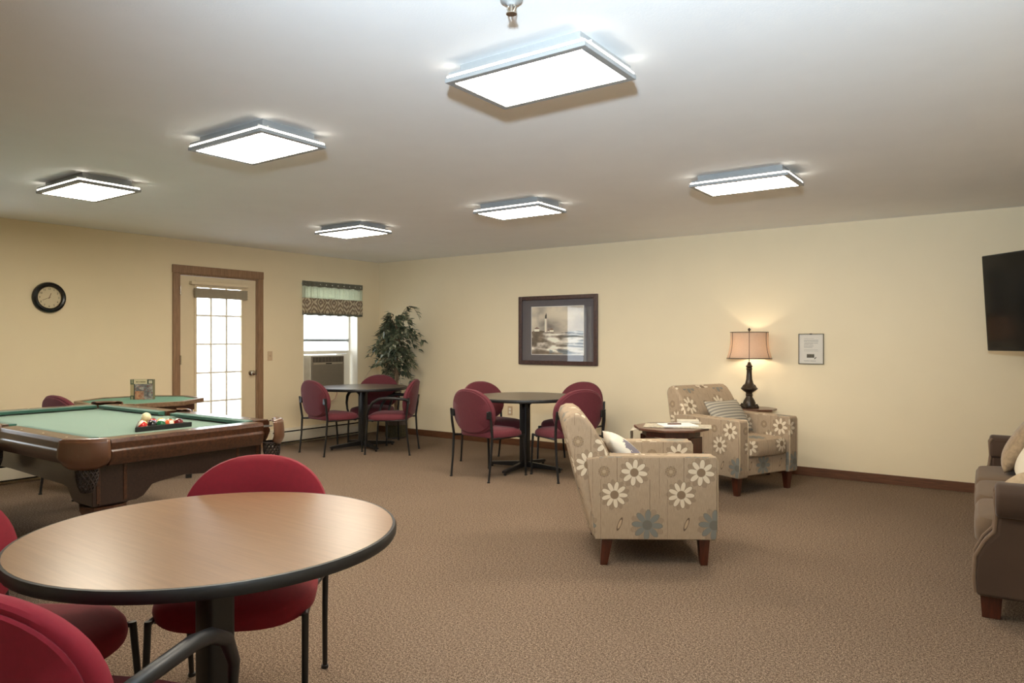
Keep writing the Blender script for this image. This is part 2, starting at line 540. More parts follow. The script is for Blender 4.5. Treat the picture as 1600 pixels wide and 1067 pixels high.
# door casing
tr = thing('trim_1', None, None, (0, 0, 0), kind='structure')
for y0, y1, z0, z1, nm in ((D0 - .075, D0, 0, DT, 'side_casing'), (D1, D1 + .075, 0, DT, 'side_casing'),
                           (D0 - .08, D1 + .08, DT, DT + .09, 'head_casing')):
    MB().b(0, .02, y0, y1, z0, z1).build(nm, M['casing'], tr, bevel=.004)
for y0, y1, z0, z1 in ((D0, D0 + .018, 0, DT), (D1 - .018, D1, 0, DT), (D0 + .018, D1 - .018, DT - .018, DT)):
    MB().b(-.2, 0, y0, y1, z0, z1).build('jamb', M['casing'], tr)
# door
door = thing('door_1', None, None, (0, 0, 0), kind='structure')
L0, L1, LT = D0 + .02, D1 - .02, DT - .022
G0, G1, GB, GT = -2.835, -2.245, .29, 1.93
MB().b(-.045, -.003, L0, G0, .012, LT).build('stile', M['door'], door, bevel=.003)
MB().b(-.045, -.003, G1, L1, .012, LT).build('stile', M['door'], door, bevel=.003)
MB().b(-.045, -.003, G0, G1, GT, LT).build('top_rail', M['door'], door, bevel=.003)
MB().b(-.045, -.003, G0, G1, .012, GB).build('bottom_rail', M['door'], door, bevel=.003)
fr = MB()
for y0, y1, z0, z1 in ((G0 - .02, G0 + .012, GB - .02, GT + .02), (G1 - .012, G1 + .02, GB - .02, GT + .02),
                       (G0 + .012, G1 - .012, GT - .012, GT + .02), (G0 + .012, G1 - .012, GB - .02, GB + .012)):
    fr.b(-.003, .008, y0, y1, z0, z1)
fr.build('glazing_frame', M['door'], door, bevel=.003)
pw, ph = (G1 - G0) / 3, (GT - GB) / 5
for i in (1, 2):
    MB().b(-.034, -.012, G0 + i * pw - .010, G0 + i * pw + .010, GB, GT).build('muntin', M['white'], door)
for j in range(1, 5):
    MB().b(-.032, -.014, G0, G1, GB + j * ph - .010, GB + j * ph + .010).build('muntin', M['white'], door)
pane_me = None
for i in range(3):
    for j in range(5):
        p = MB().b(-.0025, .0025, -pw / 2 + .006, pw / 2 - .006, -ph / 2 + .006, ph / 2 - .006)
        if pane_me is None:
            o = p.build('pane', M['glass'], door); pane_me = o.data
        else:
            o = bpy.data.objects.new('pane', pane_me); COL.objects.link(o); o.parent = door
        o.location = (-.023, G0 + (i + .5) * pw, GB + (j + .5) * ph)
MB().b(.001, .05, G0 - .075, G1 + .055, 1.945, 1.985).build('shade_headrail', M['door'], door, bevel=.006)
sg = MB()
for k in range(7):
    sg.b(.012 + .004 * (k % 2), .046 - .004 * (k % 2), G0 - .03, G1 + .045, 1.80 + k * .0155, 1.80 + (k + 1) * .0155)
sg.build('pleated_shade', simple('shade_grey', S(150, 138, 118), .8), door)
kb = MB().lathe([(.032, 0), (.032, .006), (.012, .01), (.012, .035), (.026, .042), (.031, .055), (.026, .068), (.01, .073)], 20,
                (-.003, L1 - .07, .925), 'x').build('knob', M['chrome'], door, smooth=True)
for z in (.25, 1.05, 1.82):
    MB().lathe([(.008, 0), (.008, .1)], 10, (.008, L0 - .004, z)).build('hinge', M['chrome'], door, smooth=True)
MB().b(-.2, .0, D0 + .018, D1 - .018, 0, .01).build('threshold', M['chrome'], door)
MB().b(-.012, .003, L1 + .0005, L1 + .006, .89, .96).build('strike_plate', M['dark_gap'], door)
# window with the air conditioner
win = thing('window_1', None, None, (0, 0, 0), kind='structure')
xw = -.185
f = MB()
for y0, y1, z0, z1 in ((W0, W0 + .03, WB, WT), (W1 - .03, W1, WB, WT), (W0 + .03, W1 - .03, WT - .03, WT), (W0 + .03, W1 - .03, WB, WB + .03)):
    f.b(xw - .015, xw + .03, y0, y1, z0, z1)
f.build('window_frame', M['white'], win, bevel=.003)
MB().b(xw, xw + .03, W0 + .03, W1 - .03, 1.30, 1.335).build('meeting_rail', simple('rail_grey', S(150, 158, 162), .5), win, bevel=.003)
MB().b(xw, xw + .045, W0 + .03, W1 - .03, 1.13, 1.178).build('sash_rail', M['white'], win, bevel=.003)
MB().b(xw + .008, xw + .013, W0 + .03, W1 - .03, 1.335, WT - .03).build('pane', M['glass'], win)
MB().b(xw + .018, xw + .023, W0 + .03, W1 - .03, 1.178, 1.30).build('pane', M['glass'], win)
lin = MB()
for y0, y1, z0, z1 in ((W0, W0 + .008, WB, WT), (W1 - .008, W1, WB, WT), (W0 + .008, W1 - .008, WT - .008, WT)):
    lin.b(xw + .03, .0, y0, y1, z0, z1)
lin.build('jamb_lining', M['white'], win)
MB().b(xw + .03, .03, W0 - .02, W1 + .02, WB - .02, WB + .004).build('sill', M['white'], win, bevel=.004)
w2 = thing('window_2', None, None, (0, 0, 0), kind='structure')
f = MB()
for y0, y1, z0, z1 in ((V0, V0 + .04, VB, VT), (V1 - .04, V1, VB, VT), (V0 + .04, V1 - .04, VT - .04, VT), (V0 + .04, V1 - .04, VB, VB + .04),
                       (V0 + .04, V1 - .04, 1.38, 1.42)):
    f.b(-.15, -.1, y0, y1, z0, z1)
f.build('window_frame', M['white'], w2, bevel=.003)
MB().b(-.128, -.122, V0 + .04, V1 - .04, VB + .04, 1.38).build('pane', M['glass'], w2)
MB().b(-.128, -.122, V0 + .04, V1 - .04, 1.42, VT - .04).build('pane', M['glass'], w2)

# ------------------------------------------------------------------ ceiling lights
def ceiling_light(label, loc):
    t = thing('ceiling_light', label, 'ceiling light', loc, 0, 'flush ceiling lights')
    lx, ly = .65, .415
    MB().b(-lx / 2 + .045, lx / 2 - .045, -ly / 2 + .045, ly / 2 - .045, -.04, 0).build('housing', M['fixture'], t)
    r = MB()
    for s in (-1, 1):
        r.b(-lx / 2 + .02, lx / 2 - .02, s * ly / 2, s * (ly / 2 - .05), -.05, -.04)
        r.b(s * lx / 2, s * (lx / 2 - .05), -ly / 2 + .05, ly / 2 - .05, -.05, -.04)
    r.build('upper_frame', M['fixture'], t)
    MB().b(-lx / 2 + .006, lx / 2 - .006, -ly / 2 + .006, ly / 2 - .006, -.060, -.05).build('light_strip', M['strip'], t)
    r = MB()
    for s in (-1, 1):
        r.b(-lx / 2, lx / 2, s * ly / 2, s * (ly / 2 - .03), -.078, -.060)
        r.b(s * lx / 2, s * (lx / 2 - .03), -ly / 2 + .03, ly / 2 - .03, -.078, -.060)
    r.build('lower_frame', M['fixture'], t, bevel=.002)
    MB().b(-lx / 2 + .03, lx / 2 - .03, -ly / 2 + .03, ly / 2 - .03, -.076, -.060).build('diffuser', M['diffuser'], t)
for x, y, lab in ((6.02, -4.95, 'largest ceiling light, overhead in the centre below the sprinkler head'),
                  (4.19, -4.98, 'square-looking ceiling light above the pool table\'s right end'),
                  (2.22, -4.97, 'ceiling light at far left, nearest the wall clock'),
                  (2.25, -2.53, 'smallest ceiling light, in front of the door and window wall'),
                  (4.24, -2.53, 'ceiling light above the round table below the lighthouse picture'),
                  (6.08, -2.48, 'ceiling light at right, above the two floral armchairs')):
    ceiling_light(lab, (x, y, H))
sp = thing('sprinkler_head', 'small white fire sprinkler head on the ceiling', 'sprinkler', (6.235, -5.45, H))
MB().lathe([(.038, 0), (.036, -.006), (.02, -.012), (.012, -.02)], 20).build('escutcheon', M['fixture'], sp, smooth=True)
for s in (-1, 1):
    MB().tube([(.010 * s, 0, -.016), (.016 * s, 0, -.03), (.006 * s, 0, -.046)], .003, 6).build('yoke_arm', M['chrome'], sp, smooth=True)
MB().lathe([(.004, -.02), (.004, -.044), (.018, -.046), (.018, -.049)], 14).build('deflector', M['chrome'], sp, smooth=True)

# ------------------------------------------------------------------ things on the walls
# clock
ck = thing('wall_clock', 'round black wall clock with cream dial on the left wall', 'clock', (0, -4.337, 1.728))
MB().lathe([(.147, 0), (.149, .012), (.142, .03), (.125, .038), (.112, .034), (.105, .022), (.105, .012), (.105, 0)], 48, axis='x').build('rim', M['tv_black'], ck, smooth=True)
MB().lathe([(.104, .004), (.104, .012)], 40, axis='x').build('dial', simple('dial_cream', S(214, 198, 164), .6, var=.02), ck)
MB().lathe([(.106, .022), (.1035, .0255), (.101, .022)], 40, axis='x', cap=False).build('inner_ring', M['chrome'], ck, smooth=True)
ink = simple('clock_ink', S(44, 36, 28), .6)
for k in range(1, 13):
    cu = bpy.data.curves.new('numeral', 'FONT'); cu.body = str(k); cu.size = .026; cu.align_x = 'CENTER'; cu.align_y = 'CENTER'; cu.extrude = .0004
    tmp = bpy.data.objects.new('tmp', cu)
    me = bpy.data.meshes.new_from_object(tmp)
    bpy.data.objects.remove(tmp)
    me.materials.append(ink)
    o = bpy.data.objects.new('numeral', me); COL.objects.link(o); o.parent = ck
    a = PI / 2 - k * PI / 6
    o.location = (.0128, .083 * math.cos(a), .083 * math.sin(a)); o.rotation_euler = (PI / 2, 0, PI / 2)
def hand(name, ang, ln, wd):
    o = MB().b(-.0006, .0006, -wd, wd, -.012, ln).build(name, M['basewood'], ck, (.0155, 0, 0), (-ang, 0, 0))
hand('hour_hand', math.radians(20), .045, .0025)
hand('minute_hand', math.radians(246), .065, .0018)
# light switch and outlets
def wallplate(name, label, cat, loc, rz, outlet):
    t = thing(name, label, cat, loc, rz)
    MB().b(-.035, .035, -.005, 0, -.058, .058).build('cover_plate', M['plate'], t, bevel=.002)
    if outlet:
        for z in (-.02, .02):
            MB().b(-.016, .016, -.008, -.005, z - .014, z + .014).build('socket', M['white'], t, bevel=.002)
    else:
        MB().b(-.005, .005, -.016, -.005, -.010, .012).build('toggle', M['plate'], t, bevel=.001)
wallplate('light_switch', 'beige light switch plate beside the glass door', 'switch', (0, -1.855, 1.125), PI / 2, False)
wallplate('wall_outlet', 'beige electrical outlet low on the wall under the picture', 'outlet', (2.34, 0, .43), 0, True)
# lighthouse picture
pic = thing('framed_picture', 'framed lighthouse and surf picture with grey mat in dark wood frame', 'picture', (3.043, 0, 1.02))
PW, PH = 1.112, .84
f = MB()
for x0, x1, z0, z1 in ((-PW / 2, -PW / 2 + .05, 0, PH), (PW / 2 - .05, PW / 2, 0, PH), (-PW / 2 + .05, PW / 2 - .05, 0, .05), (-PW / 2 + .05, PW / 2 - .05, PH - .05, PH)):
    f.b(x0, x1, -.035, 0, z0, z1)
f.build('frame', wood('frame_wood', S(50, 30, 24), S(84, 54, 44), .35, (8, 8, 8)), pic, bevel=.008)
MB().b(-PW / 2 + .05, PW / 2 - .05, -.012, 0, .05, PH - .05).build('mat_board', simple('mat_grey', S(92, 88, 94), .8, var=.03), pic)
MB().b(-.372, .372, -.014, -.012, .122, .712).build('mat_bevel', M['paper'], pic)
def lighthouse(s, t):
    cl = fbm(s * 4 + 3, t * 6, 3, 5)
    c = lerp((206, 194, 172), (168, 158, 144), (cl - .35) * 2.2)
    k = math.exp(-(((s - .36) / .22) ** 2 + ((t - .62) / .14) ** 2)) + .8 * math.exp(-(((s - .2) / .09) ** 2 + ((t - .93) / .1) ** 2))
    c = lerp(c, (112, 104, 98), k * (.35 + .9 * cl))
    hor = .47 + .02 * math.sin(s * 9) + .03 * max(0, .45 - s)
    if t < hor:
        nz = fbm(s * 11, t * 13, 9, 5)
        c = lerp((68, 58, 50), (128, 112, 94), nz * 1.3 - .2)
        if s > .55:
            sea = .5 + .5 * math.sin(t * 95 + 6 * fbm(s * 6, t * 8, 2) + s * 5)
            c = lerp(c, lerp((70, 78, 84), (182, 182, 176), sea), (s - .55) * 5)
        foam = fbm(s * 7 + 5, t * 9, 21, 5)
        for fc, ft, sl, wd in ((.45, .30, -.22, .085), (.55, .14, -.08, .06), (.3, .1, -.15, .06), (.82, .30, .3, .09), (.5, .42, .05, .05)):
            dd = abs(t - (ft + sl * (s - fc)))
            m = (1 - dd / wd) * (1 - min(1, abs(s - fc) / .42)) + (foam - .5) * 1.1
            c = lerp(c, (226, 218, 204), m * 1.6 if dd < wd * 1.5 else 0)
        if t < .1 and .35 < s < .8 and foam < .52:
            c = lerp(c, (92, 108, 120), .6)
    wl_ = .021 + .010 * (.86 - t)
    if .47 < t < .755 and abs(s - .285) < wl_:
        c = lerp((226, 216, 198), (170, 156, 140), (s - .285) / wl_ * .5 + .3)
    if .755 <= t < .835 and abs(s - .285) < .017 - (t - .8) * .1 * (t > .8):
        c = (58, 52, 48)
    if .835 <= t < .865 and abs(s - .285) < .006:
        c = (58, 52, 48)
    for hx, hw, hb, hh in ((.105, .05, .485, .06), (.395, .035, .475, .045), (.335, .02, .475, .025)):
        if abs(s - hx) < hw and hb < t < hb + hh + max(0, .035 * (1 - abs(s - hx) / hw)):
            c = (226, 214, 196) if t < hb + hh * .8 else (120, 96, 84)
    c = tuple(min(250, q * 1.14) for q in c)
    return c
print_sheet('print', M['print'], pic, .73, .576, 150, 118, lighthouse, (0, -.0145, .129), (0, 0, 0))
MB().b(-PW / 2 + .05, PW / 2 - .05, -.021, -.018, .05, PH - .05).build('glazing', M['glass'], pic)
# framed notice
nt_ = thing('framed_notice', 'small framed paper notice on the wall right of the lamp', 'notice', (5.938, 0, 1.087))
NW, NH = .232, .296
f = MB()
for x0, x1, z0, z1 in ((-NW / 2, -NW / 2 + .006, 0, NH), (NW / 2 - .006, NW / 2, 0, NH), (-NW / 2 + .006, NW / 2 - .006, 0, .006), (-NW / 2 + .006, NW / 2 - .006, NH - .006, NH)):
    f.b(x0, x1, -.016, 0, z0, z1)
f.build('frame', simple('brass_frame', S(96, 84, 62), .35, .6), nt_)
MB().b(-.012, .012, -.018, -.0162, NH - .008, NH + .002).build('clip', M['dark_gap'], nt_)
def notice(s, t):
    c = (226, 219, 206)
    if .2 < s < .82:
        for lt, x1 in ((.86, .62), (.80, .8), (.755, .8), (.70, .78), (.655, .6), (.60, .6), (.555, .55), (.47, .78), (.425, .8), (.09, .7)):
            if abs(t - lt) < .008 and s < x1 and vn(s * 60, lt * 99) > .22:
                c = (178, 172, 162)
    if .31 < s < .63 and .2 < t < .325:
        c = (72, 66, 52) if vn(s * 30, t * 30) > .3 else (92, 84, 66)
    if .64 < s < .71 and abs(t - (.17 + (s - .64) * .6)) < .022:
        c = (96, 90, 74)
    return c
print_sheet('notice_sheet', M['print'], nt_, NW - .012, NH - .012, 60, 90, notice, (0, -.006, .006), (0, 0, 0))
MB().b(-NW / 2 + .006, NW / 2 - .006, -.0115, -.0095, .006, NH - .006).build('glazing', M['glass'], nt_)
# baseboard heaters
def heater(label, y0, y1):
    t = thing('baseboard_heater', label, 'heater', (0, (y0 + y1) / 2, 0))
    l = (y1 - y0) / 2
    MB().prism([(.0, .03), (.055, .03), (.055, .04), (.012, .05), (.012, .165), (.05, .178), (.05, .19), (0, .2)], -l, l, 'y').build('back_panel', M['dark_gap'], t)
    MB().prism([(.058, .05), (.068, .045), (.068, .155), (.058, .16)], -l, l, 'y').build('front_cover', M['heater'], t)
    MB().prism([(0, .2), (.0, .205), (.05, .196), (.064, .178), (.06, .176), (.048, .19)], -l, l, 'y').build('top_louver', M['heater'], t)
    for s in (-1, 1):
        MB().b(0, .07, s * l, s * (l + .02), .0, .206).build('end_cap', M['heater'], t, bevel=.003)
heater('white baseboard heater under the window behind the round table', -1.86, -.40)
heater('white baseboard heater on the left wall behind the pool table', -6.9, -3.2)
# valance
va = thing('window_valance', 'gathered window valance with sheer middle and patterned border', 'valance', (.055, -.885, 0))
random.seed(3)
def wav(y):
    return .010 * math.sin(y * 62) + .006 * math.sin(y * 131 + 1)
def band(name, m, z0, z1, amp, drop):
    g = MB().grid(lambda s, t: (wav((s - .5)) * amp, (s - .5) * 1.04, z0 + (z1 - z0) * t + drop * math.sin(s * 40) * (1 - t)), 120, 6)
    g.build(name, m, va, smooth=True, solid=.002)
band('header', M['val_head'], 2.02, 2.09, .6, .004)
band('sheer_band', M['val_sheer'], 1.87, 2.02, 1.0, .0)
band('patterned_border', M['val_pattern'], 1.675, 1.87, .9, .0)
band('hem', M['val_head'], 1.645, 1.675, .9, .004)
MB().tube([(-.012, -.5, 2.055), (-.012, .5, 2.055)], .008, 8).build('rod', M['white'], va)
for s in (-1, 1):
    MB().b(-.055, -.004, s * .485 - .006, s * .485 + .006, 2.045, 2.065).build('rod_bracket', M['white'], va)
# air conditioner
ac = thing('air_conditioner', 'grey window air conditioner in white surround below the window sash', 'air conditioner', (0, -.955, .664))
MB().b(-.32, .01, -.29, .28, .005, .455).build('case', simple('ac_case', S(206, 198, 180), .5), ac, bevel=.01)
grm = simple('ac_grille', S(128, 118, 102), .5, var=.04)
MB().b(.01, .03, -.28, .27, .01, .445).build('front_panel', grm, ac, bevel=.008)
for k in range(15):
    MB().box((.033, -.005, .04 + k * .0195), (.008, .5, .010)).build('louver', grm, ac)
MB().b(.03, .034, -.26, .25, .365, .43).build('air_outlet', simple('ac_dark', S(84, 76, 66), .6), ac)
for k in range(9):
    MB().box((.036, -.23 + k * .056, .398), (.005, .004, .06)).build('outlet_vane', grm, ac)
MB().b(.03, .036, -.25, .24, .335, .358).build('trim_bar', simple('ac_trim', S(170, 158, 136), .45), ac)
MB().b(.036, .038, -.05, .05, .338, .352).build('badge', M['dark_gap'], ac)
for y0, y1 in ((-.358, -.291), (.281, .505)):
    MB().b(-.15, -.13, y0, y1, .005, .465).build('side_filler', M['white'], ac)
MB().tube([(.025, .12, .02), (.05, .13, -.06), (.045, .10, -.13), (.04, .04, -.16), (.04, -.03, -.13), (.03, -.06, -.22)], .006, 8).build('power_cord', simple('cord_pink', S(206, 170, 146), .6), ac, smooth=True)
# television in the corner
tv = thing('television', 'black flat television on a corner wall mount above the sofa', 'television', (7.38, -.41, 0), math.atan2(-.739, .673))
TWd, THt, TZ = 1.32, .765, 1.235
TI = (math.radians(4), 0, 0)
MB().b(0, TWd, 0, .035, 0, THt).build('casing', M['tv_black'], tv, (0, 0, TZ), TI, bevel=.006)
MB().b(.014, TWd - .014, -.0015, -.0002, .03, THt - .014).build('screen', M['screen'], tv, (0, 0, TZ), TI)
MB().b(.4, .92, .035, .075, .2, .6).build('rear_bulge', M['tv_black'], tv, (0, 0, TZ), TI, bevel=.01)
MB().b(.63, .69, .05, .70, 1.60, 1.66).build('mount_arm', M['black_metal'], tv)
MB().b(.60, .72, .68, .72, 1.53, 1.73).build('mount_plate', M['black_metal'], tv)

# ------------------------------------------------------------------ round tables
def round_table(label, x, y, base_rot, top_mat):
    t = thing('round_table', label, 'table', (x, y, 0), 0, 'round pedestal tables')
    R = .54
    MB().lathe([(R - .012, .745), (R - .012, .7505)], 72).build('tabletop', top_mat, t)
    MB().lathe([(R - .03, .716), (R - .004, .718), (R, .726), (R, .742), (R - .004, .7495), (R - .0115, .7502), (R - .0115, .745), (R - .03, .744)], 72).build('edge_band', M['edge_black'], t, smooth=True)
    MB().lathe([(.05, .70), (.30, .712), (.30, .7155)], 32).build('mounting_plate', M['black_metal'], t)
    c = MB().prism(superell(.045, .045, 5, 24), .06, .705)
    c.build('column', M['black_metal'], t, smooth=True)
    for k in range(4):
        a = base_rot + k * PI / 2
        MB().prism([(.0, .03), (.40, .02), (.42, .025), (.42, .042), (.40, .05), (.04, .085), (0, .085)], -.022, .022, 'y').build('base_leg', M['black_metal'], t, rot=(0, 0, a), bevel=.005)
        MB().lathe([(.014, 0), (.014, .024)], 12, (.395, 0, 0)).build('foot', M['black_metal'], t, rot=(0, 0, a))
    for k in range(4):
        a = base_rot + k * PI / 2
        MB().prism([(.03, .60), (.04, .60), (.06, .66), (.10, .695), (.17, .70), (.17, .712), (.03, .712)], -.006, .006, 'y').build('bracket', M['black_metal'], t, rot=(0, 0, a))
    return t
T1, T2, T3 = (5.618, -6.125), (3.46, -1.31), (.994, -1.236)
round_table('nearest round table with shiny walnut top and black edge', *T1, .3, M['laminate'])
round_table('round dark table below the lighthouse picture', *T2, math.radians(5), M['laminate_dark'])
round_table('round dark table in the corner by the window and ficus', *T3, math.radians(-20), M['laminate_dark'])

# ------------------------------------------------------------------ red chairs
def back_outline(k=1.0, n=48):
    out = []
    for i in range(n):
        t = 2 * PI * i / n
        c, s = math.cos(t), math.sin(t)
        e = 2.25 if s > 0 else 2.7
        hh = .235 if s > 0 else .205
        yy = hh * math.copysign(abs(s) ** (2 / e), s)
        ww = .275 * (1 - .14 * max(0, -yy / .205) ** 1.5)
        out.append((ww * math.copysign(abs(c) ** (2 / e), c) * k, yy * k))
    return out
def make_chair(label, armed, cloth):
    t = thing('guest_chair', label, 'chair', group='red upholstered guest chairs')
    so = [(p[0] + .0, p[1] * (1.0 + .06 * p[0] / .25)) for p in superell(.255, .262, 3.2, 48)]
    s = MB().loft(so, [(.55, .398), (.9, .400), (.985, .41), (1.0, .428), (.985, .45), (.93, .466), (.75, .476), (.4, .48)])
    s.xf(lambda x, y, z: (x, y, z - .035 * max(0, (x - .12) / .13) ** 2 - .01 * (y / .26) ** 2))
    s.build('seat', cloth, t, smooth=True)
    def place(x, y, z):   # pad lies in XY with height z; stand it up, curve it and lean it back
        h = y
        bend = .05 * (x / .275) ** 2
        X = -.245 + bend - z
        ang = math.radians(9)
        return (X - math.sin(ang) * (h + .2), x, .63 + h * math.cos(ang))
    MB().loft(back_outline(), [(.5, -.034), (.9, -.030), (.985, -.016), (1.0, .0), (.985, .014), (.955, .020), (.5, .021)]).xf(place).build('backrest', cloth, t, smooth=True)
    MB().loft(back_outline(), [(.5, .0205), (.915, .0215), (.925, .027), (.905, .032), (.5, .034)]).xf(place).build('back_panel', cloth, t, smooth=True)
    for sy in (-1, 1):
        rp = [(-.29, .255 * sy, 0), (-.262, .258 * sy, .22), (-.25, .262 * sy, .42), (-.268, .268 * sy, .55), (-.285, .262 * sy, .66)]
        MB().tube(rp, [.010, .011, .0125, .0125, .011], 10).build('rear_leg', M['black_metal'], t, smooth=True)
        MB().tube([(.235, .25 * sy, 0), (.225, .25 * sy, .2), (.205, .248 * sy, .405)], [.010, .011, .012], 10).build('front_leg', M['black_metal'], t, smooth=True)
        MB().box((-.272, .243 * sy, .62), (.03, .045, .07)).build('back_bracket', M['black_metal'], t, bevel=.006)
        for px, py in ((-.29, .255), (.235, .25)):
            MB().lathe([(.014, 0), (.014, .012), (.011, .014)], 12, (px, py * sy, 0)).build('glide', M['edge_black'], t)
        if armed:
            MB().tube([(-.278, .27 * sy, .62), (-.24, .292 * sy, .645), (-.14, .30 * sy, .652), (-.01, .302 * sy, .655), (.06, .30 * sy, .642),
                       (.13, .297 * sy, .605), (.18, .288 * sy, .53), (.205, .27 * sy, .45), (.205, .248 * sy, .395)],
                      [.012, .016, .018, .019, .019, .018, .015, .0125, .012], 12).build('armrest', M['edge_black'], t, smooth=True)
    fr = MB()
    for sy in (-1, 1):
        fr.tube([(-.25, .262 * sy, .40), (-.1, .235 * sy, .393), (.205, .248 * sy, .395)], .010, 8)
    fr.tube([(-.1, -.235, .393), (-.1, .235, .393)], .009, 8)
    fr.tube([(.15, -.245, .385), (.15, .245, .385)], .009, 8)
    fr.build('seat_frame', M['black_metal'], t, smooth=True)
    return t
def ang(dx, dy):
    return math.atan2(dy, dx)
c0 = make_chair('armless red chair behind the nearest round table, back rising above its top', False, M['red'])
c0.location = (5.325, -5.835, 0); c0.rotation_euler = (0, 0, ang(.69, -.73))
ca = make_chair('red chair with black arms in the bottom left foreground, seen from behind', True, M['red'])
ca.location = (5.842, -6.616, 0); ca.rotation_euler = (0, 0, ang(-.40, .80))
def pc(src, x, y, a, lab):
    dup(src, (x, y, 0), a, lab)
pc(c0, 5.19, -6.50, ang(.87, .5), 'red chair at the left frame edge, left of the nearest round table')
c1 = make_chair('armless burgundy chair at front left of the table below the picture', False, M['burgundy'])
c1.location = (3.375, -1.775, 0); c1.rotation_euler = (0, 0, ang(.06, .465))
pc(c1, 3.99, -1.385, ang(-.89, .46), 'burgundy chair at the picture table, just behind the near armchair')
pc(c1, 2.965, -1.15, ang(.95, -.3), 'burgundy chair at back left of the table below the picture')
pc(c1, 3.66, -.76, ang(-.05, -1), 'burgundy chair against the wall at back right of the picture table')
pc(c1, .965, -1.68, ang(.12, .99), 'armless burgundy chair left of the corner table, below the air conditioner')
c2 = make_chair('burgundy armchair behind the corner table, facing the camera', True, M['burgundy'])
c2.location = (.80, -.88, 0); c2.rotation_euler = (0, 0, ang(.48, -.88))
pc(c2, 1.51, -1.28, ang(-.86, -.51), 'burgundy armchair at the right of the corner table, seen from its side')
pc(c1, .99, -4.395, ang(-.09, .996), 'burgundy chair behind the pool table below the wall clock')

# ------------------------------------------------------------------ pool table
X0, X1, Y0, Y1 = 1.40, 3.71, -5.67, -4.44
pt = thing('pool_table', 'carved dark wood pool table with green felt and leather pockets', 'pool table', (0, 0, 0))
xm, ym = (X0 + X1) / 2, (Y0 + Y1) / 2
BZ, RZ_ = .765, .80
MB().b(X0 + .10, X1 - .10, Y0 + .10, Y1 - .10, .72, BZ).build('bed', M['felt'], pt)
RW = .115   # wooden rail width
gap = .12
def rail(x0, x1, y0, y1, out):
    # out: outward unit vector; a wooden rail with a moulded outside face, and its felt cushion
    if out[1]:
        s = out[1]; yo = y0 if s < 0 else y1
        P = [(yo, RZ_ - .02), (yo - s * .012, RZ_), (yo - s * RW, RZ_), (yo - s * RW, .725), (yo - s * .05, .655), (yo - s * .03, .66), (yo - s * .018, .675), (yo + s * .004, .72), (yo + s * .004, .735), (yo - s * .004, .745)]
        MB().prism(P, x0, x1, 'x').build('rail', M['pool_wood'], pt, bevel=.003)
        Q = [(yo - s * RW, RZ_), (yo - s * (RW + .05), RZ_ - .004), (yo - s * (RW + .045), RZ_ - .022), (yo - s * RW, BZ + .001)]
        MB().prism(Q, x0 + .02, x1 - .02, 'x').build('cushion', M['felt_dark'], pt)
    else:
        s = out[0]; xo = x0 if s < 0 else x1
        P = [(xo, RZ_ - .02), (xo - s * .012, RZ_), (xo - s * RW, RZ_), (xo - s * RW, .725), (xo - s * .05, .655), (xo - s * .03, .66), (xo - s * .018, .675), (xo + s * .004, .72), (xo + s * .004, .735), (xo - s * .004, .745)]
        MB().prism(P, y0, y1, 'y').build('rail', M['pool_wood'], pt, bevel=.003)
        Q = [(xo - s * RW, RZ_), (xo - s * (RW + .05), RZ_ - .004), (xo - s * (RW + .045), RZ_ - .022), (xo - s * RW, BZ + .001)]
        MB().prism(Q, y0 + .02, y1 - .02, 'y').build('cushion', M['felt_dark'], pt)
for yy, o in ((Y0, (0, -1)), (Y1, (0, 1))):
    for xa, xb in ((X0 + gap + .03, xm - .06), (xm + .06, X1 - gap - .03)):
        rail(xa, xb, yy, yy, o)
for xx, o in ((X0, (-1, 0)), (X1, (1, 0))):
    rail(xx, xx, Y0 + gap + .03, Y1 - gap - .03, o)
pearl = simple('pearl_sight', S(226, 214, 190), .3)
for k in (1, 2, 3, 5, 6, 7):
    for yy in (Y0 + .055, Y1 - .055):
        if abs(k - 4) > 0:
            MB().lathe([(.006, RZ_), (.006, RZ_ + .0008)], 10, (X0 + (X1 - X0) * k / 8, yy, 0)).build('sight', pearl, pt)
for k in (1, 2, 3):
    for xx in (X0 + .055, X1 - .055):
        MB().lathe([(.006, RZ_), (.006, RZ_ + .0008)], 10, (xx, Y0 + (Y1 - Y0) * k / 4, 0)).build('sight', pearl, pt)
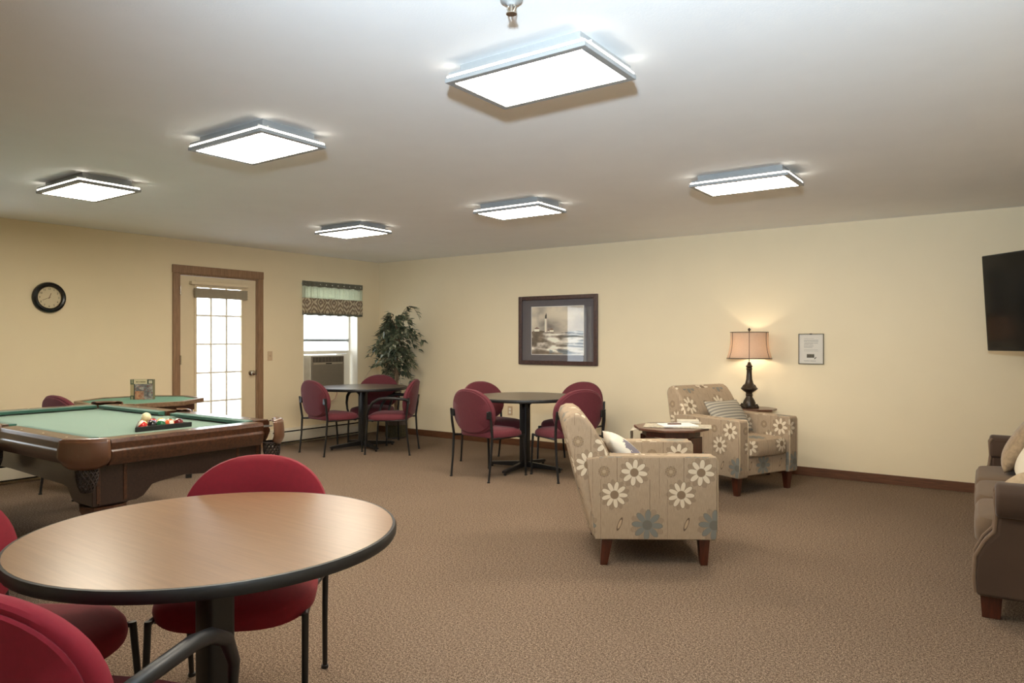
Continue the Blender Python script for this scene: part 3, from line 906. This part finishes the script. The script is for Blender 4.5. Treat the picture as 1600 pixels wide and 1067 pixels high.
def pocket(px, py, a, corner):
    # leather iron and drop shield: a curved apron around the pocket mouth; local +x points outwards
    p = thing('pocket', None, None, (px, py, 0), a); p.parent = pt
    R = .125 if corner else .085
    half = math.radians(50 if corner else 62)
    N = 18
    def shield(s, t):
        th = (s - .5) * 2 * half
        edge = abs(s - .5) * 2
        drop = (.15 - .03 * edge ** 3) if corner else (.10 - .04 * edge ** 2)
        bulge = .004 * math.sin(t * PI) + .006 * t
        r = (R + bulge - .018 * max(0, t - .75) / .25) * (1 + .12 * edge ** 2)
        return (r * math.cos(th) - .03, r * math.sin(th) * 1.12, RZ_ + .006 - t * drop)
    MB().grid(shield, N, 10).build('shield', M['leather'], p, smooth=True, solid=.008)
    def lip(s, t):
        th = (s - .5) * 2 * half
        r = (R - .055 * t) * (1 + .12 * (abs(s - .5) * 2) ** 2)
        return (r * math.cos(th) - .03, r * math.sin(th) * 1.12, RZ_ + .006 + .008 * math.sin(t * PI))
    MB().grid(lip, N, 4).build('lip', M['leather'], p, smooth=True, solid=.006)
    MB().lathe([(.058, BZ + .0012), (.058, BZ + .0022)], 24, (-.02 if corner else 0, 0, 0)).build('mouth', M['dark_gap'], p)
    net = MB()
    for k in range(14):
        for dr in (-1, 1):
            pts = []
            for j in range(9):
                t = j / 8
                th = 2 * PI * k / 14 + dr * t * 1.6
                r = .052 * (1 - .1 * t) * math.cos(max(0, t - .35) * 1.5)
                pts.append((.03 + r * math.cos(th), r * math.sin(th), .66 - t * .125))
            net.tube(pts, .0042, 5)
    net.lathe([(.053, .655), (.058, .662), (.053, .67)], 20, (.03, 0, 0), cap=False)
    net.lathe([(.022, .53), (.026, .54), (.016, .55)], 12, (.03, 0, 0))
    net.build('net', M['net'], p, smooth=True)
E45 = PI / 4
for px, py, a, cn in ((X1 - .075, Y0 + .075, -E45, True), (X1 - .075, Y1 - .075, E45, True), (X0 + .075, Y1 - .075, 3 * E45, True),
                      (X0 + .075, Y0 + .075, -3 * E45, True), (xm, Y0 + .035, -PI / 2, False), (xm, Y1 - .035, PI / 2, False)):
    pocket(px, py, a, cn)
# cabinet: four aprons with a shaped lower edge
ci = .10
def apron(x0, x1, y0, y1, alongx):
    L0_, L1_ = (x0, x1) if alongx else (y0, y1)
    n_ = L1_ - L0_
    P = [(L0_, .70), (L0_, .44), (L0_ + .20, .44), (L0_ + .24, .455), (L0_ + .29, .51), (L0_ + .34, .52), (L0_ + n_ / 2, .535),
         (L1_ - .34, .52), (L1_ - .29, .51), (L1_ - .24, .455), (L1_ - .20, .44), (L1_, .44), (L1_, .70)]
    if alongx:
        MB().prism(P, y0, y1, 'y').build('apron', M['pool_dark'], pt, bevel=.004)
    else:
        MB().prism(P, x0, x1, 'x').build('apron', M['pool_dark'], pt, bevel=.004)
apron(X0 + ci, X1 - ci, Y0 + ci, Y0 + ci + .03, True)
apron(X0 + ci, X1 - ci, Y1 - ci - .03, Y1 - ci, True)
apron(X0 + ci, X0 + ci + .03, Y0 + ci + .031, Y1 - ci - .031, False)
apron(X1 - ci - .03, X1 - ci, Y0 + ci + .031, Y1 - ci - .031, False)
MB().b(X0 + .14, X1 - .14, Y0 + .14, Y1 - .14, .66, .719).build('slate_frame', M['pool_dark'], pt)
for sx in (-1, 1):
    for sy in (-1, 1):
        cx_, cy_ = xm + sx * ((X1 - X0) / 2 - .20), ym + sy * ((Y1 - Y0) / 2 - .20)
        leg = thing('leg', None, None, (cx_, cy_, 0)); leg.parent = pt
        MB().box((0, 0, .555), (.19, .19, .25)).build('post', M['pool_dark'], leg, bevel=.012)
        MB().lathe([(.06, .0), (.085, .012), (.085, .05), (.06, .07), (.075, .11), (.055, .15), (.06, .25), (.085, .33), (.105, .38), (.12, .41), (.12, .43)], 8).build('turned_foot', M['pool_wood'], leg, smooth=True)
        for q in (-1, 1):
            MB().b(sx * .096, sx * .104, q * .08, q * .06, .45, .66).build('pilaster', M['pool_wood'], leg, bevel=.003)
# rack and balls
RXc, RYc = 3.235, -4.985
hr = .165
def tri_pts(off):
    # triangle with its flat side towards +x, apex towards -x
    h_ = .29
    return [(h_ * .0 + off * 1.0, -hr - off * 1.7), (0 + off * 1.0, hr + off * 1.7), (-h_ - off * 2.0, 0)]
rb = MB()
o_, i_ = tri_pts(.010), tri_pts(.0)
vs = [(p[0], p[1], z) for z in (0, .030) for q in (o_, i_) for p in q]
fs = []
for k in range(3):
    l = (k + 1) % 3
    fs += [(k, l, 6 + l, 6 + k), (3 + k, 9 + k, 9 + l, 3 + l), (k, 3 + k, 3 + l, l), (6 + k, 6 + l, 9 + l, 9 + k)]
rb.add(vs, fs)
tag(rb.build('ball_rack', M['edge_black'], None, (RXc + .012, RYc, BZ + .0005), bevel=.003), 'black triangular ball rack on the pool table felt', 'ball rack')
def ball_mat(name, c, stripe):
    n = NT(name)
    s = n.node('ShaderNodeSeparateXYZ'); n.link(n.coords('Object'), s.inputs[0])
    iv = S(230, 222, 200)
    if stripe:
        f = n.m('LESS_THAN', n.m('ABSOLUTE', s.outputs[2]), .0155)
        n.link(n.mix(f, iv, c), n.p.inputs['Base Color'])
    else:
        f = n.m('GREATER_THAN', s.outputs[2], .0245)
        n.link(n.mix(f, c, iv), n.p.inputs['Base Color'])
    n.p.inputs['Roughness'].default_value = .15
    return n.mat
BR = .0285
def ball_mesh():
    prof = [(max(.0004, BR * math.sin(PI * k / 16)), -BR * math.cos(PI * k / 16)) for k in range(17)]
    return MB().lathe(prof, 24)
cols = {'yellow': S(222, 176, 50), 'blue': S(30, 50, 120), 'red': S(196, 40, 34), 'purple': S(80, 36, 100), 'orange': S(224, 96, 50),
        'green': S(30, 96, 60), 'maroon': S(104, 26, 30), 'black': S(20, 20, 20)}
rows = [[('red', 1), ('black', 0), ('green', 1), ('orange', 0), ('maroon', 1)], [('yellow', 1), ('blue', 0), ('purple', 1), ('green', 0)],
        [('blue', 1), ('red', 0), ('yellow', 0)], [('orange', 1), ('maroon', 0)], [('purple', 0)]]
rown = ['front row of the rack', 'second row of the rack', 'middle row of the rack', 'fourth row of the rack', 'apex of the rack']
random.seed(11)
for r, row in enumerate(rows):
    for k, (cn, stp) in enumerate(row):
        m = ball_mat('ball_%s_%s' % (cn, 'stripe' if stp else 'solid'), cols[cn], stp)
        o = ball_mesh().build('pool_ball', m, None, (RXc - .0215 - r * .0497, RYc + (k - (len(row) - 1) / 2) * .0574, BZ + BR),
                              (random.uniform(.3, 1.3), random.uniform(-.8, .8), random.uniform(0, 6)), smooth=True)
        tag(o, '%s %s pool ball in the %s' % (cn, 'striped' if stp else 'solid', rown[r]), 'pool ball', 'racked pool balls')
# the cue ball rests in the hollow between three racked balls
o = ball_mesh().build('pool_ball', simple('cue_ball_ivory', S(226, 214, 172), .18, var=.02), None,
                      (RXc - .0215 - .0497 - .0166, RYc - .0574 * 1.0, BZ + BR + .0468), smooth=True)
tag(o, 'plain cream cue ball sitting on top of the racked balls', 'pool ball', 'racked pool balls')

# ------------------------------------------------------------------ green game table, puzzle box
gt = thing('game_table', 'octagonal green felt game table behind the pool table', 'table', (.865, -3.90, 0), math.radians(-9.5))
def octa(R, n=8, off=PI / 8):
    return [(R * math.cos(off + 2 * PI * k / n), R * math.sin(off + 2 * PI * k / n)) for k in range(n)]
MB().prism(octa(.505), .73, .757).build('felt_top', simple('game_felt', S(112, 158, 136), .9, var=.08, scale=5), gt)
oo, ii = octa(.545), octa(.493)
for k in range(8):
    l = (k + 1) % 8
    MB().add([(p[0], p[1], z) for z in (.725, .765) for p in (oo[k], oo[l], ii[l], ii[k])],
             [(3, 2, 1, 0), (4, 5, 6, 7), (0, 1, 5, 4), (1, 2, 6, 5), (2, 3, 7, 6), (3, 0, 4, 7)]).build('rim_board', wood('game_rim', S(96, 74, 54), S(134, 106, 80), .35, (6, 6, 6)), gt, bevel=.005)
MB().prism(octa(.46), .655, .7245).build('apron', M['end_wood'], gt)
for k in range(4):
    a = 3 * PI / 8 + k * PI / 2
    MB().box((.41 * math.cos(a), .41 * math.sin(a), .3275), (.055, .055, .655), a, 1.25).build('leg', M['edge_black'], gt, bevel=.004)
pz = thing('puzzle_box', 'picture puzzle box standing upright on the green game table', 'box', (.80, -3.86, .758), YAW + math.radians(2))
MB().b(-.105, .105, -.0, .045, 0, .19).build('carton', simple('puzzle_carton', S(120, 112, 84), .6), pz)
def puzzle(s, t):
    c = (206, 190, 150)
    if s < .16:
        c = (70, 82, 62) if (t > .76 or t < .2) else (168, 150, 112)
        if abs(s - .08) < .04 and (t > .8 or t < .16): c = (150, 148, 118)
    elif t > .78:
        c = (206, 192, 156)
        if .25 < s < .68 and abs(t - .88) < .02 and vn(s * 40, 3) > .3: c = (120, 112, 88)
        if s > .76: c = (66, 74, 60)
        if s > .81 and s < .97 and .81 < t < .94: c = (196, 186, 160)
    else:
        q = fbm(s * 9, t * 9, 5, 4)
        c = lerp((84, 82, 86), (190, 182, 170), q * 1.5 - .3)
        if t < .42 and s < .62: c = lerp(c, (206, 138, 92), .75 - abs(s - .34) * 1.4)
        if vn(s * 22, t * 22, 8) > .8: c = lerp(c, (150, 60, 44), .6)
        if .16 <= s < .2: c = (62, 66, 54)
    return c
print_sheet('box_front', M['print'], pz, .21, .19, 44, 40, puzzle, (0, -.0006, 0), (0, 0, 0))

# ------------------------------------------------------------------ armchairs
def armchair(label, x, y, a):
    t = thing('floral_armchair', label, 'armchair', (x, y, 0), a, 'floral armchairs')
    F = M['floral']; uo = (-.05 + .387, -.15)
    MB().b(-.30, .335, -.262, .262, .165, .32).build('seat_base', F, t, bevel=.012, uv=True, uvoff=uo)
    for s in (-1, 1):
        P = [(-.35, .158), (.352, .158), (.36, .18), (.36, .63), (.35, .642), (-.30, .642), (-.40, .63)]
        arm = MB().prism(P, s * .265, s * .38, 'y').build('arm', F, t, bevel=.022, seg=3, uv=True, uvoff=uo)
        for yy in (.273, .372):
            MB().tube([(.353, s * yy, .17), (.362, s * yy, .3), (.362, s * yy, .62), (.35, s * yy, .641), (-.29, s * yy, .643)], .0045, 6).build('piping', M['throw'], arm, smooth=True)
    B = [(-.36, .158), (-.43, .40), (-.49, .63), (-.545, .83), (-.548, .865), (-.53, .895), (-.495, .913), (-.45, .912), (-.41, .885), (-.37, .835),
         (-.30, .72), (-.24, .60), (-.185, .46), (-.17, .33), (-.17, .20), (-.25, .158)]
    MB().prism(B, -.366, .366, 'y').xf(lambda X, Y, Z: (X + .03 * (Y / .366) ** 2 * max(0, Z - .5), Y * (1 - .06 * max(0, (Z - .64) / .27)), Z - .02 * (Y / .366) ** 4 * max(0, (Z - .6) / .3))).build('backrest', F, t, bevel=.03, seg=4, uv=True, uvoff=(uo[0] + .15, uo[1] + .33))
    so = superell(.275, .258, 7, 48)
    MB().loft(so, [(.5, .322), (.94, .324), (.99, .34), (1, .39), (.99, .44), (.95, .462), (.8, .472), (.4, .477)]).xf(lambda X, Y, Z: (X + .10, Y, Z)).build('seat_cushion', F, t, smooth=True, uv=True, uvoff=uo)
    for sx, sy in ((1, 1), (1, -1), (-1, 1), (-1, -1)):
        g = MB().box((0, 0, .08), (.042, .042, .16), 0, 1.55)
        g.xf(lambda X, Y, Z: (X + (.29 if sx > 0 else -.275) + (.0 if sx > 0 else -.02 * (1 - Z / .16)), Y + sy * .325, Z))
        g.build('leg', M['cherry'], t, bevel=.003)
    return t
A1 = (5.655, -3.174); A1a = math.radians(34)
A2 = (5.50, -.905); A2a = math.radians(-23)
armchair('floral armchair in the foreground seen from its side, facing right', *A1, A1a)
armchair('floral armchair by the wall in front of the lamp, facing right', *A2, A2a)
def pillow(name, label, m, w, h, th, mat4, cat='pillow', corner=.0):
    def fn(s, t, sg):
        u, v = s * 2 - 1, t * 2 - 1
        prof = max(0, (1 - abs(u) ** 2.6) * (1 - abs(v) ** 2.6)) ** .55
        k = 1 - .07 * (1 - abs(u)) * abs(v) ** 3
        k2 = 1 - .07 * (1 - abs(v)) * abs(u) ** 3
        return (u * w / 2 * k2, v * h / 2 * k, sg * th / 2 * prof)
    g = MB().grid(lambda s, t: fn(s, t, 1), 20, 20).grid(lambda s, t: fn(s, t, -1), 20, 20)
    o = g.build(name, m, None, smooth=True)
    bm = bmesh.new(); bm.from_mesh(o.data); bmesh.ops.remove_doubles(bm, verts=bm.verts, dist=.0005)
    bmesh.ops.recalc_face_normals(bm, faces=bm.faces); bm.to_mesh(o.data); bm.free()
    o.data.polygons.foreach_set('use_smooth', [True] * len(o.data.polygons))
    o.matrix_world = mat4
    return tag(o, label, cat)
def M4(x, y, z, rz, tilt, roll=0):
    # pillow local x = width, local y = height, local z = thickness; tilt leans its top back
    return Matrix.Translation((x, y, z)) @ Matrix.Rotation(rz, 4, 'Z') @ Matrix.Rotation(roll, 4, 'Y') @ Matrix.Rotation(tilt, 4, 'X')
def on_chair(c, a, lx, ly):
    return (c[0] + lx * math.cos(a) - ly * math.sin(a), c[1] + lx * math.sin(a) + ly * math.cos(a))
px_, py_ = on_chair(A1, A1a, -.115, -.02)
pillow('throw_pillow', 'white pillow with dark blue flowers on the near floral armchair', M['pillow_white'], .44, .36, .13, M4(px_, py_, .60, A1a + PI / 2, math.radians(42)))
px_, py_ = on_chair(A2, A2a, -.09, .0)
pillow('throw_pillow', 'grey striped pillow on the floral armchair by the lamp', M['pillow_stripe'], .44, .34, .13, M4(px_, py_, .625, A2a + PI / 2, math.radians(54)))

# ------------------------------------------------------------------ end table with runner, papers
ET = (5.275, -1.86)
et = thing('end_table', 'octagonal dark wood end table between the two floral armchairs', 'table', (ET[0], ET[1], 0), YAW)
MB().prism(octa(.305), .598, .62).build('top', M['end_wood'], et, bevel=.006)
MB().prism(octa(.235), .55, .5975).build('apron', M['cherry'], et)
for k in range(4):
    a = k * PI / 2 + PI / 4
    MB().box((.225 * math.cos(a), .225 * math.sin(a), .274), (.028, .17, .548), a).build('slab_leg', M['cherry'], et, bevel=.003)
MB().prism(octa(.20), .14, .16).build('lower_shelf', M['cherry'], et)
rn = MB().grid(lambda s, t: ((-.30 + .62 * s) if s > .12 else -.316 + .001 * s, (t - .5) * .26, .6235 if s > .14 else .6235 - (.14 - s) * .9), 40, 8)
tag(rn.build('table_runner', M['runner'], None, (ET[0], ET[1], 0), (0, 0, YAW - .25), smooth=True, solid=.004), 'pale patterned runner draped over the octagonal end table', 'cloth')
def et_pt(lx, ly):
    return (ET[0] + lx * math.cos(YAW) - ly * math.sin(YAW), ET[1] + lx * math.sin(YAW) + ly * math.cos(YAW))
q = et_pt(.05, -.02)
tag(MB().b(-.14, .14, -.105, .105, 0, .012).build('magazine', M['paper'], None, (q[0], q[1], .626), (0, 0, YAW + .12), bevel=.003), 'white magazine lying on the end table runner', 'magazine')
q = et_pt(.19, .205)
tag(MB().b(-.09, .09, -.06, .06, 0, .022).build('booklet', simple('booklet_grey', S(206, 198, 178), .6, var=.08, scale=30), None, (q[0], q[1], .626), (0, 0, YAW - .2), bevel=.003), 'grey booklet at the right side of the end table', 'booklet')
q = et_pt(.02, -.04)
tag(MB().tube([(-.055, 0, .0055), (.055, 0, .0055)], .005, 8).build('pen', M['cherry'], None, (q[0], q[1], .638), (0, 0, YAW)), 'dark pen lying on the white magazine', 'pen')

# ------------------------------------------------------------------ lamp and its table
LT_ = (5.455, -.225)
lt = thing('lamp_table', 'small dark octagonal table under the table lamp', 'table', (LT_[0], LT_[1], 0))
MB().prism(octa(.215), .632, .652).build('top', M['end_wood'], lt, bevel=.005)
MB().lathe([(.03, .03), (.045, .06), (.03, .12), (.022, .3), (.035, .4), (.025, .5), (.04, .6), (.07, .6315)], 16).build('pedestal', M['cherry'], lt, smooth=True)
for k in range(3):
    MB().prism([(0, .06), (.03, .12), (.10, .06), (.15, .02), (.15, .0), (.12, .0), (.06, .04)], -.014, .014, 'y').build('foot', M['cherry'], lt, rot=(0, 0, 2 * PI * k / 3 + .5), bevel=.004)
lm = thing('table_lamp', 'lit table lamp with tan bell shade and dark bronze base', 'lamp', (5.405, -.215, .6525), YAW)
MB().prism(octa(.085, 4, PI / 4), 0, .022).build('plinth', M['bronze'], lm, bevel=.005)
for k in range(4):
    a = PI / 4 + k * PI / 2
    MB().lathe([(.02, 0), (.024, .012), (.014, .03), (.006, .04)], 10, (.078 * math.cos(a), .078 * math.sin(a), .0)).build('corner_foot', M['bronze'], lm, smooth=True)
MB().lathe([(.062, .022), (.06, .05), (.05, .075), (.034, .10), (.03, .115), (.036, .125), (.03, .135), (.034, .15), (.066, .172), (.078, .185), (.078, .195),
            (.062, .21), (.04, .24), (.030, .28), (.026, .33), (.025, .37), (.03, .385), (.024, .395), (.03, .405), (.034, .41), (.02, .425), (.014, .45)], 24).build('body', M['bronze'], lm, smooth=True)
rbs = MB()
for k in range(20):
    a = 2 * PI * k / 20
    rbs.tube([(.05 * math.cos(a), .05 * math.sin(a), .165), (.077 * math.cos(a), .077 * math.sin(a), .187), (.05 * math.cos(a), .05 * math.sin(a), .226)], .0045, 5)
rbs.build('gadroon_ribs', M['bronze'], lm, smooth=True)
MB().tube([(0, 0, .45), (0, 0, .765)], .004, 8).build('harp_rod', M['bronze'], lm)
def shade_r(t):   # t 0 bottom..1 top, concave bell
    return .180 + .033 * (1 - t) ** 2.4 - .004 * math.sin(t * PI)
sh = MB()
prof = [(shade_r(k / 14), .488 + .258 * k / 14) for k in range(15)]
sh.lathe(prof, 48, cap=False)
sho = sh.build('shade', M['shade'], lm, smooth=True, solid=.002)
for k in range(6):
    a = math.radians(-108.4) + k * PI / 3
    MB().tube([((shade_r(j / 10) + .002) * math.cos(a), (shade_r(j / 10) + .002) * math.sin(a), .488 + .0258 * j) for j in range(11)], .0026, 6).build('rib', M['bronze'], sho)
for z, r in ((.488, shade_r(0)), (.746, shade_r(1))):
    MB().tube([(r * math.cos(2 * PI * k / 40), r * math.sin(2 * PI * k / 40), z) for k in range(40)], .004, 6, closed=True).build('trim', M['bronze'], sho)
for k in range(3):
    a = k * 2 * PI / 3
    MB().tube([(0, 0, .744), (.178 * math.cos(a), .178 * math.sin(a), .744)], .002, 5).build('spider', M['bronze'], lm)
MB().lathe([(.006, .758), (.014, .768), (.014, .776), (.006, .786), (.002, .79)], 12).build('finial', M['bronze'], lm, smooth=True)
MB().lathe([(.012, .52), (.026, .55), (.032, .58), (.026, .61), (.01, .63)], 16, (.0, .045, 0)).build('bulb', emit('bulb_glow', (1.0, .86, .66, 1), 75.0), lm, smooth=True)

# ------------------------------------------------------------------ sofa
sf = thing('sofa', 'brown microfibre sofa with rolled arms at the right edge', 'sofa', (7.385, -2.275, 0), math.radians(2.3))
# local: x = 0 is the front, growing towards the wall; y along the sofa
SL = 1.075
MB().b(.03, .92, -SL + .06, SL - .06, .12, .31).build('base', M['sofa'], sf, bevel=.02)
for s in (-1, 1):
    P = [(.0, .115), (-.005, .20), (.0, .30), (.035, .37), (.075, .42), (.085, .50), (.08, .60), (.095, .63), (.90, .63), (.90, .115)]
    arm = MB().prism(P, s * (SL - .15), s * SL, 'y').build('arm', M['sofa'], sf, bevel=.02, seg=3)
    R_ = [(s * (SL - .16), .50), (s * (SL - .165), .58), (s * (SL - .14), .63), (s * (SL - .08), .65), (s * (SL - .0), .645), (s * (SL + .05), .61), (s * (SL + .055), .55), (s * (SL + .03), .505), (s * (SL - .02), .49)]
    MB().prism(R_, .075, .88, 'x').build('arm_roll', M['sofa'], arm, bevel=.02, seg=3)
    for yy in (SL - .012, SL - .14):
        MB().tube([(-.004, s * yy, .13), (-.009, s * yy, .2), (-.004, s * yy, .30), (.031, s * yy, .373), (.071, s * yy, .423), (.08, s * yy, .50), (.074, s * yy, .60), (.09, s * yy, .632)], .009, 8).build('welt', M['sofa_trim'], arm, smooth=True)
    for x_ in (.06, .82):
        MB().box((x_, s * (SL - .10), .06), (.075, .075, .12), 0, 1.2).build('leg', M['cherry'], sf, bevel=.004)
MB().prism([(.72, .12), (.92, .12), (.97, .60), (.96, .80), (.91, .85), (.83, .85), (.77, .80)], -SL + .155, SL - .155, 'y').build('back', M['sofa'], sf, bevel=.03, seg=3)
cw = (2 * SL - .31) / 3
for k in range(3):
    y_ = -SL + .155 + (k + .5) * cw
    so = superell(.36, cw / 2 - .004, 8, 48)
    c_ = MB().loft(so, [(.5, .312), (.95, .314), (.99, .33), (1, .375), (.99, .42), (.95, .445), (.8, .455), (.4, .46)]).xf(lambda X, Y, Z: (X + .35, Y + y_, Z)).build('seat_cushion', simple('sofa_cushion', S(100, 80, 59), .9, var=.08, scale=6, sheen=.15), sf, smooth=True)
    MB().loft(superell(.20, cw / 2 - .006, 5, 40), [(.5, -.1), (.93, -.095), (1, -.02), (1, .02), (.93, .095), (.5, .1)]).xf(lambda X, Y, Z: (.66 - Z + X * .2, Y + y_, .665 + X)).build('back_cushion', M['sofa'], sf, smooth=True)
pillow('sofa_pillow', 'tan brocade pillow leaning against the far sofa arm', M['pillow_tan'], .46, .46, .16, M4(7.63, -1.605, .665, -PI / 2, math.radians(58)))
pillow('sofa_pillow', 'cream pillow with dark line at the far end of the sofa', M['pillow_line'], .42, .42, .16, M4(7.70, -2.075, .65, -PI / 2 + .05, math.radians(58)))
th_ = MB().grid(lambda s, t: (.02 + s * .34, -.62 + t * .42 + .02 * math.sin(s * 9), .470 + .13 * math.sin(s * PI) * (.6 + .4 * math.sin(t * 14)) * math.sin(t * PI)), 24, 24)
tag(th_.build('throw_blanket', M['throw'], None, (7.465, -2.13, 0), smooth=True, solid=.012), 'crumpled cream throw blanket on the sofa seat', 'blanket')

# ------------------------------------------------------------------ ficus
fx, fy = .70, -.36
fc = thing('ficus_tree', 'artificial ficus tree in a grey pot in the room corner', 'plant', (fx, fy, 0))
MB().lathe([(.11, 0), (.125, .01), (.15, .22), (.165, .25), (.165, .27), (.15, .27), (.145, .25)], 28, cap=False).build('pot', M['ceramic'], fc, smooth=True)
MB().lathe([(.146, .02), (.146, .245)], 24).build('moss', M['soil'], fc)
random.seed(5)
for k in range(3):
    a0 = k * 2.1
    MB().tube([(.018 * math.cos(a0 + z * 5), .018 * math.sin(a0 + z * 5), .24 + z) for z in [i * .06 for i in range(21)]], [.014] * 18 + [.012, .01, .008], 7).build('trunk', M['bark'], fc, smooth=True)
leaf = MB(); br = MB()
def add_leaf(p, d, size):
    d = d.normalized()
    sidev = d.cross(Vector((random.uniform(-.4, .4), random.uniform(-.4, .4), 1))).normalized()
    nrm = sidev.cross(d)
    w_ = size * .27
    pts = [p, p + d * size * .35 + sidev * w_ + nrm * .004, p + d * size * .5 - nrm * .004, p + d * size * .35 - sidev * w_ + nrm * .004, p + d * size - nrm * size * .12]
    leaf.add(pts, [(0, 1, 2), (0, 2, 3), (1, 4, 2), (2, 4, 3)])
def ok(p):
    return p.x + fx > .05 and p.y + fy < -.04
for k in range(95):
    z0 = random.uniform(.80, 1.50)
    a = random.uniform(0, 2 * PI)
    reach = random.uniform(.12, .43) * (1.0 - .25 * max(0, (z0 - 1.1) / .4))
    rise = random.uniform(.05, .32) if z0 > .85 else random.uniform(-.05, .15)
    drop = random.uniform(.05, .28)
    pts = []
    for j in range(9):
        t = j / 8
        q = Vector((reach * t * math.cos(a), reach * t * math.sin(a), z0 + rise * math.sin(t * PI * .75) - drop * t * t * 1.1))
        q.x = max(q.x, .06 - fx); q.y = min(q.y, -.05 - fy)
        q.z = min(q.z, 1.78)
        pts.append(q)
    br.tube(pts, [.005 - .0005 * j for j in range(9)], 5)
    for j in range(2, 9):
        for rep in range(3):
            d = Vector((math.cos(a) + random.uniform(-.9, .9), math.sin(a) + random.uniform(-.9, .9), random.uniform(-1.1, .25)))
            sz = random.uniform(.065, .11)
            tip = pts[j] + d.normalized() * sz
            if tip.z < (.95 if min(tip.y, pts[j].y) < -.1 else .60):
                continue
            if ok(tip):
                add_leaf(pts[j] + Vector((random.uniform(-.02, .02), random.uniform(-.02, .0), random.uniform(-.02, .02))), d, sz)
tag(leaf.build('foliage', M['leaf'], fc), kind='stuff')
br.build('branches', M['bark'], fc)
